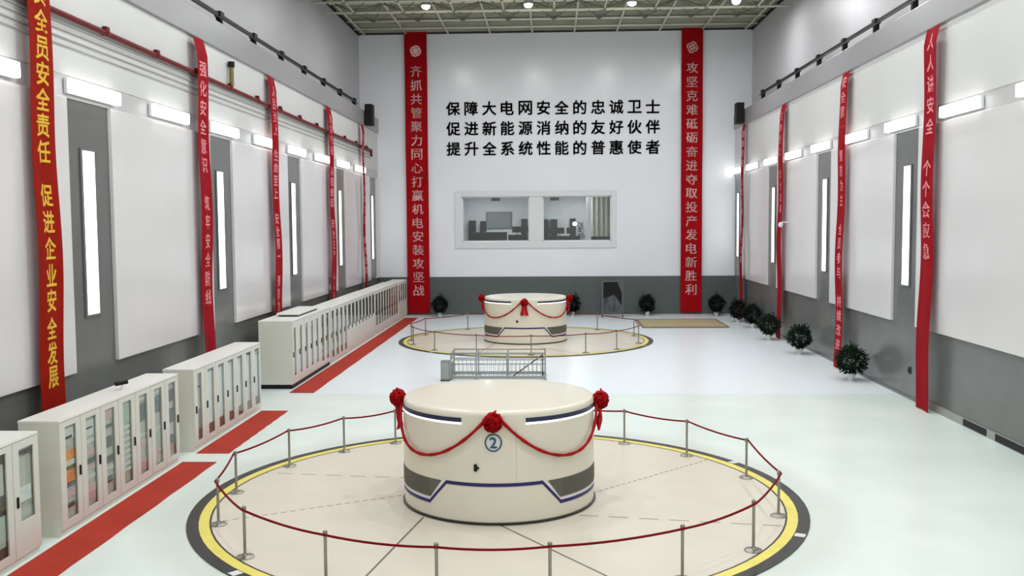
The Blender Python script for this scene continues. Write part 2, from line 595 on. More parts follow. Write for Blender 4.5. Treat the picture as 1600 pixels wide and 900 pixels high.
def monitor(x, y, h, label):
    m = thing('monitor', label, 'monitor', (x, y, RF + h), group='monitors on the dark desks')
    MB().lathe([(.13, 0), (.12, .02), (.02, .025)], 16).build('base', BLACK, m)
    MB().box(-.02, -.02, .02, .02, .02, .2).build('stand', BLACK, m)
    MB().box(-.33, -.03, .16, .33, .02, .58).build('screen', BLACK, m, bevel=.01)


for i, (x, h) in enumerate(((-2.3, .95), (-1.75, .95))):
    monitor(x, 67.1, h, ['black monitor on the short desk, further from the window post', 'black monitor on the short desk, beside the window post'][i])
for i, x in enumerate((0.0, .7, 1.5)):
    monitor(x, 66.9, .85, '%s black monitor along from the window post on the low desk' % ORD[i])
gl = thing('globe_lamp', 'small white globe lamp lit above the green plant', 'lamp', (1.95, 67.3, RF + .85))
MB().lathe([(.09, 0), (.09, .02), (.02, .03), (.015, .7)], 12).build('stand', BLACK, gl)
MB().lathe([(.04, .7), (.12, .75), (.15, .84), (.12, .93), (.04, .97)], 16).build('globe', mat('lit_globe', (255, 255, 255), .4, var=0, emit=(255, 255, 255), estr=4), gl, smooth=True)
gl.location = (1.75, 66.95, RF + .85)
for nm, x, y in (('dark projector hanging from the control room ceiling behind the first pane', -3.75, 66.6), ('dark projector hanging from the control room ceiling behind the second pane', .35, 66.6)):
    pj = thing('ceiling_projector', nm, 'projector', (x, y, 7.72), group='ceiling projectors')
    MB().box(-.3, -.25, 0, .3, .25, .22).build('body', BLACK, pj, bevel=.02)
    MB().box(-.03, -.03, .22, .03, .03, .63).build('mount', DARK, pj)
    MB().tube([(.1, -.25, .1), (.1, -.3, .1)], .06, 12).build('lens', DARK, pj)
gp = thing('green_plant', 'dark green bushy plant behind the second window pane beside the white column', 'plant', (2.2, 67.95, RF))
MB().lathe([(.16, 0), (.22, .4), (.2, .4), (.02, .38)], 16).build('pot', DARK, gp)
_r = random.Random(5)
_m = MB()
for k in range(420):
    _h = _r.random() ** 1.3
    _a = _r.uniform(-PI, PI); _q = (.5 - .38 * _h) * _r.uniform(.3, 1)
    _p = Vector((_q * math.cos(_a), _q * math.sin(_a), .4 + 1.35 * _h))
    _d = Vector((math.cos(_a), math.sin(_a), _r.uniform(-.3, .8))).normalized() * .18
    _s = Vector((-math.sin(_a), math.cos(_a), 0)) * .05
    _m.face([_p, _p + _d * .5 + _s, _p + _d, _p + _d * .5 - _s])
_m.build('foliage', LEAF, gp)
ct = struct(MB().box(2.55, 66.3, RF, 2.85, 66.6, 8.35).build('column_inner', INNER))
cu = MB()
n = 60
pts = [(2.9 + 3.6 * i / n, 70.2 + .12 * math.sin(i * 1.1)) for i in range(n + 1)]
for i in range(n):
    a, b = pts[i], pts[i + 1]
    cu.face([(a[0], a[1], RF + .05), (b[0], b[1], RF + .05), (b[0], b[1], 8.2), (a[0], a[1], 8.2)])
cu_o = cu.build('curtain', mat('beige_curtain', (178, 180, 164), .8, var=.04))
md = cu_o.modifiers.new('thick', 'SOLIDIFY'); md.thickness = .03
tag(cu_o, 'pale beige full-height curtain behind the second window pane', 'curtain')

# ------------------------------------------------------------------ roof space frame
sf = thing('space_frame', 'olive-grey steel tube space frame carrying the roof above the hall', 'roof frame', (0, 0, ZTOP - .85))
DXF, DYF = 2.8, 2.55
ny0, ny1 = 7, 22                      # rows of nodes along the hall
yb0 = 54.0 - 15 * DYF
xs = [.3 + DXF * k for k in range(-4, 5)]
ys = [yb0 + DYF * j for j in range(0, 16)]
ztp = .8
bc, tc_, wbm, nd = MB(), MB(), MB(), MB()
for y in ys:
    bc.tube([(UXL + .1, y, 0), (UXR - .1, y, 0)], .065, 8)
for x in xs:
    bc.tube([(x, ys[0], 0), (x, ys[-1], 0)], .05, 8)
xt = [x + DXF / 2 for x in [xs[0] - DXF] + xs if UXL < x + DXF / 2 < UXR]
yt = [y + DYF / 2 for y in ys] + [ys[-1] + DYF * q for q in (1.5, 2.4, 3.3)]
for x in xt:
    tc_.tube([(x, ys[0], ztp), (x, YB - .2, ztp)], .07, 8)
for y in yt:
    if y < YB - .1:
        tc_.tube([(UXL + .1, y, ztp), (UXR - .1, y, ztp)], .07, 8)
for x in xs:
    for y in ys:
        nd.lathe([(.03, -.11), (.11, -.05), (.11, .05), (.03, .11)], 8, x, y, 0)
        for sx in (-1, 1):
            for sy in (-1, 1):
                X, Y = x + sx * DXF / 2, y + sy * DYF / 2
                if UXL < X < UXR and Y < YB:
                    wbm.tube([(x, y, 0), (X, Y, ztp)], .04, 6)
    # last bay: struts running on towards the end wall
    y = ys[-1]
    for sx in (-1, 1):
        X = x + sx * DXF / 2
        if UXL < X < UXR:
            wbm.tube([(X, y + DYF / 2, ztp - .05), (x, y + DYF * 2.45, ztp - .05)], .045, 6)
            wbm.tube([(X, y + DYF / 2, ztp - .05), (x, y + DYF * 1.5, ztp - .05)], .04, 6)
bc.build('bottom_chord', TRUSS, sf, smooth=True)
tc_.build('top_chord', TRUSS, sf, smooth=True)
wbm.build('web_brace', TRUSS_D, sf, smooth=True)
nd.build('node_joint', TRUSS_D, sf, smooth=True)

# ------------------------------------------------------------------ high bay lamps (each carries its own light)
LAMP_X = [-6.7, -1.1, 4.5, 10.1]
LAMP_ROWS = [52.72 - 10.2 * k for k in range(6)]
LAMP_WHERE = ['row by the end wall', 'second row from the end wall', 'third row from the end wall', 'fourth row from the end wall', 'fifth row from the end wall', 'sixth row from the end wall']
for j, y in enumerate(LAMP_ROWS):
    for i, x in enumerate(LAMP_X):
        lab = 'lit round high bay lamp, %s from the cabinet wall, %s' % (ORD[i], LAMP_WHERE[j])
        t = thing('high_bay_lamp', lab, 'lamp', (x, y, ZTOP - .72), group='high bay lamps')
        MB().lathe([(.27, -.12), (.24, .05), (.12, .16), (.09, .3), (.03, .31)], 20).build('housing', STEEL_P, t, smooth=True)
        MB().lathe([(.03, -.3), (.12, -.285), (.2, -.23), (.245, -.115)], 20).build('lens', TUBE_C, t)
        MB().box(-.015, -.015, .3, .015, .015, .69).build('hanger', STEEL_P, t)
        ld = bpy.data.lights.new('lamp_light', 'AREA')
        ld.shape = 'DISK'; ld.size = .46; ld.energy = LAMP_W; ld.color = (.985, .99, 1.0)
        lo = bpy.data.objects.new('lamp_light', ld)
        COL.objects.link(lo); lo.parent = t; lo.location = (0, 0, -.32)

# ------------------------------------------------------------------ wall lights and slot lights
def wall_fixture(X, y, z, label, group):
    s = 1 if X < 0 else -1
    t = thing('wall_light', label, 'light', (X + s * .05, y, z), 0 if s > 0 else PI, group)
    MB().box(0, -1.3, -.18, .1, 1.3, .18).build('housing', WIN_FRAME, t, bevel=.02)
    d = MB()
    n = 8
    pr = [(.1, -.17), (.2, -.17), (.215, -.165), (.225, -.15), (.23, 0), (.225, .15), (.215, .165), (.2, .17), (.1, .17)]
    for k in range(n):
        a, b = pr[k], pr[k + 1]
        d.face([(a[0], -1.28, a[1]), (a[0], 1.28, a[1]), (b[0], 1.28, b[1]), (b[0], -1.28, b[1])])
    d.face([(p[0], -1.28, p[1]) for p in pr]); d.face([(p[0], 1.28, p[1]) for p in reversed(pr)])
    d.build('diffuser', TUBE_W, t)


def slot_light(X, y, label, group):
    s = 1 if X < 0 else -1
    t = thing('slot_light', label, 'light', (X, y, 3.9), 0 if s > 0 else PI, group)
    MB().box(.002, -.42, -.06, .045, -.32, 4.16).box(.002, .32, -.06, .045, .42, 4.16).box(.002, -.32, -.06, .045, .32, .0).box(.002, -.32, 4.1, .045, .32, 4.16).build('frame', GREY, t, bevel=.008)
    MB().box(.001, -.32, 0, .03, .32, 4.1).build('diffuser', TUBE_S, t)


for k in range(9):
    y = 19.0 + 4.82 * k
    wall_fixture(XL, y, 9.47, 'glowing linear wall light over the cabinet wall, %s from the camera end' % ORD[k], 'linear lights over the cabinet wall')
for k in range(9):
    y = 24.2 + 4.86 * k
    if y < YB - 1.2:
        wall_fixture(XR, y, 9.46, 'glowing linear wall light over the plant wall, %s from the camera end' % ORD[k], 'linear lights over the plant wall')
for k, y in enumerate(L_STRIPS[2:]):
    slot_light(XL, y - .02, 'tall lit slot in dark cladding above the cabinets, %s from the camera end' % ORD[k], 'slot lights above the cabinets')
for k, y in enumerate(R_STRIPS[3:]):
    slot_light(XR, y, 'tall lit slot in dark cladding of the plant wall, %s from the camera end' % ORD[k], 'slot lights of the plant wall')

# ------------------------------------------------------------------ crane rails
for X, z, s, lab in ((-12.0, 13.2, 1, 'black crane rail with clamps on ledge above the cabinet wall'), (12.95, 13.2, -1, 'black crane rail with clamps on ledge above the plant wall')):
    r = thing('crane_rail', lab, 'rail', (X, 0, z))
    h = .62 if s > 0 else .82
    MB().box(-.07, 2, h - .11, .07, 59, h).build('rail', BLACK, r)
    MB().tube([(s * .2, 2, h - .24), (s * .2, 59, h - .24)], .03, 6).build('power_cable', DARK, r)
    for yc in [6.9 + 4.0 * k for k in range(14)]:
        MB().box(-.1, yc - .09, 0, .1, yc + .09, h - .1).box(-.12, yc - .2, h - .13, .12, yc + .2, h + .07).build('rail_clamp', BLACK, r)

for X, s, lab in ((XL + .14, 1, 'black box loudspeaker on the crane beam above the cabinets'), (XR - .14, -1, 'black box loudspeaker on the crane beam above the plants')):
    t = thing('loudspeaker', lab, 'speaker', (X + s * .012, 59.6 if s > 0 else 61.0, 12.28), 0 if s > 0 else PI)
    MB().box(.03, -.4, 0, .5, .4, 1.3).build('cabinet', BLACK, t, bevel=.02)
    MB().box(.1, -.41, .1, .45, -.4, 1.2).box(.1, .4, .1, .45, .41, 1.2).box(.5, -.34, .1, .51, .34, 1.2).build('grille', BLACK, t)
    MB().box(0, -.1, .4, .03, .1, .9).build('bracket', DARK, t)

# ------------------------------------------------------------------ pipes on the cabinet wall
PX = XL + .165
p = thing('fire_pipe', 'dark red fire pipe running along the wall above the cabinets', 'pipe', (PX, 0, 11.0))
MB().tube([(0, -3, .14), (0, 20, .12), (0, 30, .06), (0, 40, -.02), (0, 50, -.08), (0, 61.5, -.1)], .072, 12).tube([(0, 61.3, -.1), (0, 61.4, -.5)], .07, 10).build('pipe_run', PIPE_RED, p, smooth=True)
for k in range(19):
    yc = 2.2 + 3.2 * k
    zz = .12 - .22 * max(0, min(1, (yc - 20) / 41))
    MB().box(-.112, yc - .07, zz - .05, .09, yc + .07, zz + .05).box(-.06, yc - .1, zz + .05, .06, yc + .1, zz + .16).build('pipe_clamp', PIPE_RED, p)
st = MB().tube([(0, 0, -.02), (0, 0, .7)], .085, 12).build('pipe_riser', OLIVE, None)
tag(st, 'short olive riser with black cap standing on the red fire pipe', 'valve')
st.location = (PX + .03, 34.3, 11.13)
MB().tube([(0, 0, .66), (0, 0, .86)], .12, 12).build('cap', BLACK, st)
for k, z in enumerate((10.94, 10.78, 10.6, 10.42)):
    c = MB().tube([(XL + .073, -3, z), (XL + .073, 61.5, z)], .022, 8).build('conduit', CONDUIT, None, smooth=True)
    tag(c, 'thin grey conduit along the wall, %s below the red fire pipe' % ORD[k], 'conduit', 'conduits under the fire pipe')

# ------------------------------------------------------------------ banners
def banner(X, yc, wdt, zt, zb, label, text, cloth, ink, group, offs, chars, rot=0, seed=0):
    """offs(z): distance of the cloth from the wall; chars: list of (char, z, size)"""
    s = 1 if X < 0 else -1
    t = thing('wall_banner', label, 'banner', (X, yc, 0), 0 if s > 0 else PI, group)
    rnd = random.Random(seed)
    ph = rnd.random() * 6

    def place(u, z, d=0.0):
        wob = .03 * math.sin(z * 1.3 + ph) + .018 * math.sin(u * 7 + z * .6 + ph)
        return (offs(z) + wob + d, u, z)
    m = MB()
    nz, nu = 48, 6
    for d in (0.0, .008):
        base = len(m.v)
        for j in range(nz + 1):
            z = zb + (zt - zb) * j / nz
            k = 1 - .1 * math.sin(min(1, (zt - z) / 3.4) * PI) * .6
            for i in range(nu + 1):
                m.v.append(place((i / nu - .5) * wdt * k, z, d))
        for j in range(nz):
            for i in range(nu):
                a = base + j * (nu + 1) + i
                q = (a, a + 1, a + nu + 2, a + nu + 1)
                m.f.append(q if d else q[::-1]); m.mi.append(0)
    n2 = (nz + 1) * (nu + 1)
    for j in range(nz):
        for i in (0, nu):
            a = j * (nu + 1) + i; b = a + nu + 1
            q = (a, b, b + n2, a + n2)
            m.f.append(q if i else q[::-1]); m.mi.append(0)
    m.build('cloth', cloth, t, smooth=True, angle=40)
    MB().tube([(.03, -wdt / 2 - .05, zt), (.03, wdt / 2 + .05, zt)], .025, 8).tube([(0, -wdt * .3, zt), (.05, -wdt * .3, zt)], .012, 6).tube([(0, wdt * .3, zt), (.05, wdt * .3, zt)], .012, 6).build('hanging_rod', STEEL_P, t)
    L, last = MB(), None
    for ch, z, sz in chars + [(None, -99, None)]:
        if last is not None and last - z > .8 and L.v:
            L.build('lettering', ink, t)
            L = MB()
        if ch is None:
            break
        vs, fs = glyph(ch)
        L.add([place(x * sz[0], z + y * sz[1], .014) for x, y in vs], fs)
        last = z
    return t


def offs_side(b, bot):
    def f(z):
        if z > 11.7:
            return .2 + (12.2 - z) / .5 * .1
        return .3 + (bot - .3) * min(1, (11.7 - z) / 11.7)
    return f


def column(txt, z0, pitch, sz, gap=1.0):
    out = []; z = z0
    for ch in txt:
        if ch == ' ':
            z -= pitch * gap
            continue
        out.append((ch, z, sz)); z -= pitch
    return out


LB = [21.08, 31.05, 39.2, 49.4, 58.0]
c1 = [('落', 11.86, (.47, .5)), ('实', 11.28, (.47, .5))]
for ch, z in zip('全员安全责任促进企业安全发展', (10.68, 10.08, 9.52, 8.95, 8.38, 7.79, 6.82, 6.22, 5.63, 5.02, 4.45, 3.82, 3.25, 2.71)):
    c1.append((ch, z, (.47, .5)))
banner(XL, LB[0], 1.02, 12.2, .35, 'red banner with large yellow characters behind the seven-door cabinets', '', RED_CLOTH_N, GOLD_INK, 'wall banners of the cabinet wall', offs_side(0, .33), c1, seed=1)
banner(XL, LB[1], .98, 12.2, .35, 'red banner with pink writing behind the second cabinet row', '', RED_CLOTH, PINK_INK, 'wall banners of the cabinet wall', offs_side(0, .33),
       column('强化安全意识 筑牢安全防线', 11.2, .62, (.5, .48)), seed=2)
banner(XL, LB[2], .98, 12.2, .35, 'pinkish red banner between the second and third slot light above cabinets', '', RED_CLOTH, PINK_INK, 'wall banners of the cabinet wall', offs_side(0, .33),
       column('人民至上 生命至上 安全第一 预防为主', 11.6, .52, (.46, .44)), seed=3)
banner(XL, LB[3], 1.05, 12.2, .35, 'pinkish red banner beside the fourth slot light above the cabinets', '', RED_CLOTH, PINK_INK, 'wall banners of the cabinet wall', offs_side(0, .33),
       column('遵章守纪 从我做起 安全生产 人人有责', 11.6, .54, (.48, .46)), seed=4)
banner(XL, LB[4], .7, 12.2, .35, 'narrow dark red banner hanging below the loudspeaker above the cabinets', '', RED_CLOTH, PINK_INK, 'wall banners of the cabinet wall', offs_side(0, .33),
       column('安全生产 预防为主 综合治理', 11.4, .62, (.4, .45)), seed=5)
RB = [31.0, 40.05, 50.5, 60.4]
banner(XR, RB[0], 1.0, 12.2, .02, 'red banner on the plant wall next to the bare skirting with dark slots', '', RED_CLOTH, PINK_INK, 'wall banners of the plant wall', offs_side(0, .36),
       column('人人讲安全 个个会应急', 11.75, .66, (.5, .5)), seed=6)
banner(XR, RB[1], .98, 12.2, .02, 'red banner beside the plant nearest the camera on the plant wall', '', RED_CLOTH, PINK_INK, 'wall banners of the plant wall', offs_side(0, .36),
       column('安全第一 预防为主 全员参与 持续改进', 11.8, .6, (.46, .46)), seed=7)
banner(XR, RB[2], .98, 12.2, .02, 'bright red banner behind the third potted plant of the plant wall', '', RED_CLOTH, PINK_INK, 'wall banners of the plant wall', offs_side(0, .33),
       column('生命至上 安全发展', 11.6, .6, (.42, .44)), seed=8)
banner(XR, RB[3], .8, 12.2, .02, 'narrow red banner hanging below the loudspeaker of the plant wall', '', RED_CLOTH, PINK_INK, 'wall banners of the plant wall', offs_side(0, .33),
       column('遵章守纪 关爱生命 安全发展', 11.6, .6, (.42, .44)), seed=9)


def end_banner(xc, wdt, txt, label, red_emblem):
    t = thing('wall_banner', label, 'banner', (xc, YB - .12, 0), 0, 'tall end wall banners')
    zt, zb = ZTOP + .02, .12
    m = MB()
    nz, nu = 40, 4

    def place(u, z, d):
        return (u, -(.14 + .03 * math.sin(z * .9 + xc) + d), z)
    for d in (0, .008):
        base = len(m.v)
        for j in range(nz + 1):
            z = zb + (zt - zb) * j / nz
            for i in range(nu + 1):
                m.v.append(place((i / nu - .5) * wdt, z, d))
        for j in range(nz):
            for i in range(nu):
                a = base + j * (nu + 1) + i
                q = (a, a + 1, a + nu + 2, a + nu + 1)
                m.f.append(q if d else q[::-1]); m.mi.append(0)
    n2 = (nz + 1) * (nu + 1)
    for j in range(nz):
        for i in (0, nu):
            a = j * (nu + 1) + i; b = a + nu + 1
            m.f.append((a, b, b + n2, a + n2) if i else (a + n2, b + n2, b, a)); m.mi.append(0)
    m.build('cloth', RED_CLOTH_B, t, smooth=True, angle=40)
    MB().tube([(-wdt / 2 - .05, -.14, zt), (wdt / 2 + .05, -.14, zt)], .03, 8).tube([(-.5, .06, zt - .04), (-.5, -.14, zt - .04)], .015, 6).tube([(.5, .06, zt - .04), (.5, -.14, zt - .04)], .015, 6).build('hanging_rod', STEEL_P, t)
    L = MB()
    for k, ch in enumerate(txt):
        z = 16.3 - k * .915
        vs, fs = glyph(ch, .01)
        L.add([place(x * .74, z + y * .7, .016) for x, y in vs], fs)
    L.build('lettering', PALE_INK, t)
    # round emblem: a pale globe crossed by thin bands
    ze = 17.62
    e = MB()
    n = 28
    e.face([place(.38 * math.cos(2 * PI * k / n), ze + .38 * math.sin(2 * PI * k / n), .016) for k in range(n)])
    eo = e.build('emblem', PALE_INK, t)
    e = MB()
    tilt = math.radians(25)
    for kx in ((-.55, 0, .55) if red_emblem else (-.5, .5)):
        for horiz in (0, 1):
            pa = []
            for q in range(13):
                th = -PI / 2 + PI * q / 12
                a, b = .37 * math.sin(th), .37 * kx * math.cos(th)
                if horiz: a, b = b, a
                pa.append((b * math.cos(tilt) - a * math.sin(tilt), b * math.sin(tilt) + a * math.cos(tilt)))
            for q in range(12):
                (x0, z0), (x1, z1) = pa[q], pa[q + 1]
                l = math.hypot(x1 - x0, z1 - z0) or 1
                nx, nz_ = -(z1 - z0) / l * (.026 if red_emblem else .013), (x1 - x0) / l * (.026 if red_emblem else .013)
                e.face([place(x0 + nx, ze + z0 + nz_, .021), place(x1 + nx, ze + z1 + nz_, .021), place(x1 - nx, ze + z1 - nz_, .021), place(x0 - nx, ze + z0 - nz_, .021)])
    e.build('emblem_line', RED_CLOTH_B, eo)


end_banner(-8.86, 1.5, '齐抓共管聚力同心打赢机电安装攻坚战', 'tall red end wall banner by the cabinet side, white characters under pale emblem', False)
end_banner(9.43, 1.4, '攻坚克难砥砺奋进夺取投产发电新胜利', 'tall red end wall banner by the plant side, white characters under ringed emblem', True)

# ------------------------------------------------------------------ slogan on the end wall: three lines of raised characters
for k, (txt, z, lab) in enumerate((('保障大电网安全的忠诚卫士', 13.83, 'top line of dark raised characters on the white end wall'),
                                   ('促进新能源消纳的友好伙伴', 12.5, 'middle line of dark raised characters on the white end wall'),
                                   ('提升全系统性能的普惠使者', 11.16, 'bottom line of dark raised characters just above the wall window'))):
    t = thing('slogan_line', lab, 'wall lettering', (0, YB, z), 0, 'slogan on the end wall')
    for i, ch in enumerate(txt):
        vs, fs = glyph(ch)
        x0 = -6.42 + 1.209 * i
        m = MB()
        n = len(vs)
        sz = .9
        m.v = [(x0 + x * sz, -.05, y * sz) for x, y in vs] + [(x0 + x * sz, -.002, y * sz) for x, y in vs]
        ed = {}
        for f in fs:
            for a, b in zip(f, f[1:] + f[:1]):
                ed[(a, b)] = ed.get((a, b), 0) + 1
        m.f = [tuple(f) for f in fs] + [tuple(n + q for q in reversed(f)) for f in fs]
        m.f += [(a, a + n, b + n, b) for (a, b) in ed if (b, a) not in ed]
        m.mi = [0] * len(m.f)
        m.build('character', LETTER, t)

# ------------------------------------------------------------------ generator cover plates, housings, bows
def pit_cover(cx, cy, label):
    t = thing('pit_cover', label, 'floor cover', (cx, cy, 0), 0, 'round generator pit covers')
    MB().lathe([(6.2, 0.002), (6.2, .02)], 96).build('cover_plate', CREAM_FLOOR, t)
    MB().ring(6.2, 6.42, .002, .024).build('yellow_band', RIM_YELLOW, t)
    MB().ring(6.17, 6.21, .004, .0245).build('joint_line', RIM_BLACK, t)
    MB().ring(6.42, 6.66, .002, .022).build('black_band', RIM_BLACK, t)
    for a_ in (-24.5, 27.0, 227.0):
        w_ = MB()
        for q in range(4):
            e0, e1 = math.radians(a_ + q * .45), math.radians(a_ + (q + 1) * .45)
            w_.face([(r_ * math.cos(e), r_ * math.sin(e), .0255) for r_, e in ((6.44, e0), (6.64, e0), (6.64, e1), (6.44, e1))])
        w_.build('white_mark', POT, t)
    for (x0, y0), (x1, y1), dash in (((-1.5, -1.58), (-2.2, -5.79), 0), ((.14, -2.12), (2.65, -5.6), 0), ((-2.1, 1.45), (-5.9, 1.9), 1), ((-2.2, 0.0), (-5.85, -2.05), 2),
                                    ((2.1, .25), (5.2, 3.35), 2), ((1.74, -1.4), (5.8, -2.05), 1), ((-.3, 2.2), (-2.6, 5.6), 0), ((1.3, 2.0), (1.9, 5.8), 0)):
        d = Vector((x1 - x0, y1 - y0)); L = d.length; d /= L; nn = Vector((-d.y, d.x)) * (.022 if dash == 0 else .017)
        m = MB()
        q = 0.0
        step, on = (L, L) if dash == 0 else ((.62, .4) if dash == 1 else (.2, .13))
        while q < L - .01:
            e = min(q + on, L)
            a = Vector((x0, y0)) + d * q; b = Vector((x0, y0)) + d * e
            m.face([(a.x - nn.x, a.y - nn.y, .0215), (b.x - nn.x, b.y - nn.y, .0215), (b.x + nn.x, b.y + nn.y, .0215), (a.x + nn.x, a.y + nn.y, .0215)])
            q += step
        m.build('seam', SEAM, t)
    return t


def cyl_strip(m, R, th0, th1, zfun0, zfun1, d=.006, n=24, th=.012):
    """a curved band on the housing: between two heights, from angle th0 to th1 (degrees, 0 faces the camera end)"""
    b = len(m.v)
    for i in range(n + 1):
        t = i / n
        a = math.radians(th0 + (th1 - th0) * t)
        z0, z1 = zfun0(t), zfun1(t)
        for rr in (R - .01, R + d):
            m.v.append((rr * math.sin(a), -rr * math.cos(a), z0)); m.v.append((rr * math.sin(a), -rr * math.cos(a), z1))
    for i in range(n):
        p0, p1 = b + 4 * i, b + 4 * (i + 1)
        for f in ((p0 + 2, p1 + 2, p1 + 3, p0 + 3), (p0 + 3, p1 + 3, p1 + 1, p0 + 1), (p0, p1, p1 + 2, p0 + 2)):
            m.f.append(f); m.mi.append(m.m)
    for p0, fl in ((b, 0), (b + 4 * n, 1)):
        f = (p0, p0 + 2, p0 + 3, p0 + 1)
        m.f.append(f[::-1] if fl else f); m.mi.append(m.m)


def housing(cx, cy, R, label, number):
    t = thing('generator_housing', label, 'generator', (cx, cy, .0245), 0, 'round generator housings')
    MB().lathe([(R + .035, 0), (R + .035, .035), (R + .01, .05)], 96).build('base_ring', RIM_BLACK, t, smooth=True, angle=40)
    MB().lathe([(R, .03), (R, .1), (R, 2.1), (R, 2.23), (R - .015, 2.275), (R - .045, 2.3), (R - .1, 2.31), (R - .3, 2.313), (.5, 2.33)], 96).build('shell', CREAM, t, smooth=True, angle=50)
    c = lambda v: (lambda q: v)
    lin = lambda a, b: (lambda q: a + (b - a) * q)
    for back in (0, 180):
        for s in (-1, 1):
            th = lambda a: back + s * a
            lo_ = MB()
            # broad vent grille with one slanting end
            m = MB()
            a0, a1 = (th(39.5), th(86)) if s > 0 else (th(86), th(39.5))
            cyl_strip(m, R, a0, a1, c(.45), c(.84), .006, 24)
            a0, a1 = (th(31.5), th(39.5)) if s > 0 else (th(39.5), th(31.5))
            cyl_strip(m, R, a0, a1, lin(.82, .45) if s > 0 else lin(.45, .82), c(.84), .006, 8)
            v = m.build('vent_grille', VENT, t, smooth=True, angle=40)
            fr = MB()
            for k in range(1, 7):
                z = .45 + .055 * k
                a0, a1 = (th(41), th(86)) if s > 0 else (th(86), th(41))
                cyl_strip(fr, R, a0, a1, c(z), c(z + .012), .014, 24)
            fr.build('vent_slat', VENT, v)
            # navy line: raised centre, slanting step, low outer run; pale edging above it
            m = MB()
            a0, a1 = (th(0), th(28)) if s > 0 else (th(28), th(0))
            cyl_strip(m, R, a0, a1, c(.785), c(.855), .008, 16)
            a0, a1 = (th(27.6), th(40)) if s > 0 else (th(40), th(27.6))
            z0, z1 = (.785, .31), (.865, .39)
            cyl_strip(m, R, a0, a1, lin(*z0) if s > 0 else lin(*z0[::-1]), lin(*z1) if s > 0 else lin(*z1[::-1]), .008, 8)
            a0, a1 = (th(39.5), th(86)) if s > 0 else (th(86), th(39.5))
            cyl_strip(m, R, a0, a1, c(.315), c(.385), .008, 24)
            m.build('navy_stripe', NAVY, t)
            m = MB()
            a0, a1 = (th(39.5), th(86)) if s > 0 else (th(86), th(39.5))
            cyl_strip(m, R, a0, a1, c(.392), c(.425), .007, 24)
            a0, a1 = (th(29.5), th(39.6)) if s > 0 else (th(39.6), th(29.5))
            cyl_strip(m, R, a0, a1, lin(.80, .393) if s > 0 else lin(.393, .80), lin(.84, .428) if s > 0 else lin(.428, .84), .007, 8)
            m.build('pale_edging', LILAC, t)
            # upper slot: dark navy line over a lit strip
            a0, a1 = (th(18), th(82)) if s > 0 else (th(82), th(18))
            m = MB(); cyl_strip(m, R, a0, a1, c(2.085), c(2.175), .012, 24)
            m.build('navy_slot', mat('navy_slot', (38, 42, 72), .3), t)
            m = MB(); cyl_strip(m, R, a0, a1, c(2.04), c(2.088), .006, 24)
            m.build('glow_strip', TUBE_G, t)
    for a in (12.5, 192.5, 102.5, 282.5):
        m = MB(); cyl_strip(m, R, a, a + .25, c(.87), c(2.02), .002, 2)
        m.build('seam', mat('cream_seam', (196, 192, 178), .5), t)
    # door latch
    a = math.radians(-9.9)
    m = MB(); cyl_strip(m, R, -10.8, -9.2, c(1.1), c(1.24), .03, 4); cyl_strip(m, R, -9.4, -8.0, c(1.15), c(1.19), .05, 3)
    m.build('latch', BLACK, t)
    if not number:
        return t
    # round number plate
    m = MB()
    RR = R + .008

    def on(x, z, d=0.0):
        aa = x / R
        return ((RR + d) * math.sin(aa), -(RR + d) * math.cos(aa), z)
    n = 32
    m.face([on(.175 * math.cos(2 * PI * k / n), 1.69 + .185 * math.sin(2 * PI * k / n)) for k in range(n)])
    pl = m.build('number_plate', mat('plate_white', (214, 222, 222), .4, var=.02), t)
    m = MB()
    for k in range(n):
        a0, a1 = 2 * PI * k / n, 2 * PI * (k + 1) / n
        m.face([on(.145 * math.cos(a0), 1.69 + .155 * math.sin(a0), .006), on(.175 * math.cos(a0), 1.69 + .185 * math.sin(a0), .006),
                on(.175 * math.cos(a1), 1.69 + .185 * math.sin(a1), .006), on(.145 * math.cos(a1), 1.69 + .155 * math.sin(a1), .006)])
    vs, fs = glyph(number)
    m.add([on(x * .22, 1.69 + y * .22, .006) for x, y in vs], fs)
    m.build('number', mat('number_blue', (52, 74, 104), .4), pl)
    return t


def swag(cx, cy, R, th0, th1, label):
    """a red cloth rope hanging in a curve between two bows on the housing"""
    pts = []
    n = 28
    for i in range(n + 1):
        q = i / n
        a = math.radians(th0 + (th1 - th0) * q)
        z = 1.32 + .85 * (abs(2 * q - 1) ** 2.1)
        rr = R + .062
        pts.append((rr * math.sin(a), -rr * math.cos(a), z + .02))
    o = MB().tube(pts, [.033 + .005 * math.sin(i * 1.9) for i in range(n + 1)], 8).build('swag', SWAG, None, smooth=True)
    o.location = (cx, cy, 0)
    tag(o, label, 'drapery', 'red swags on the housings')


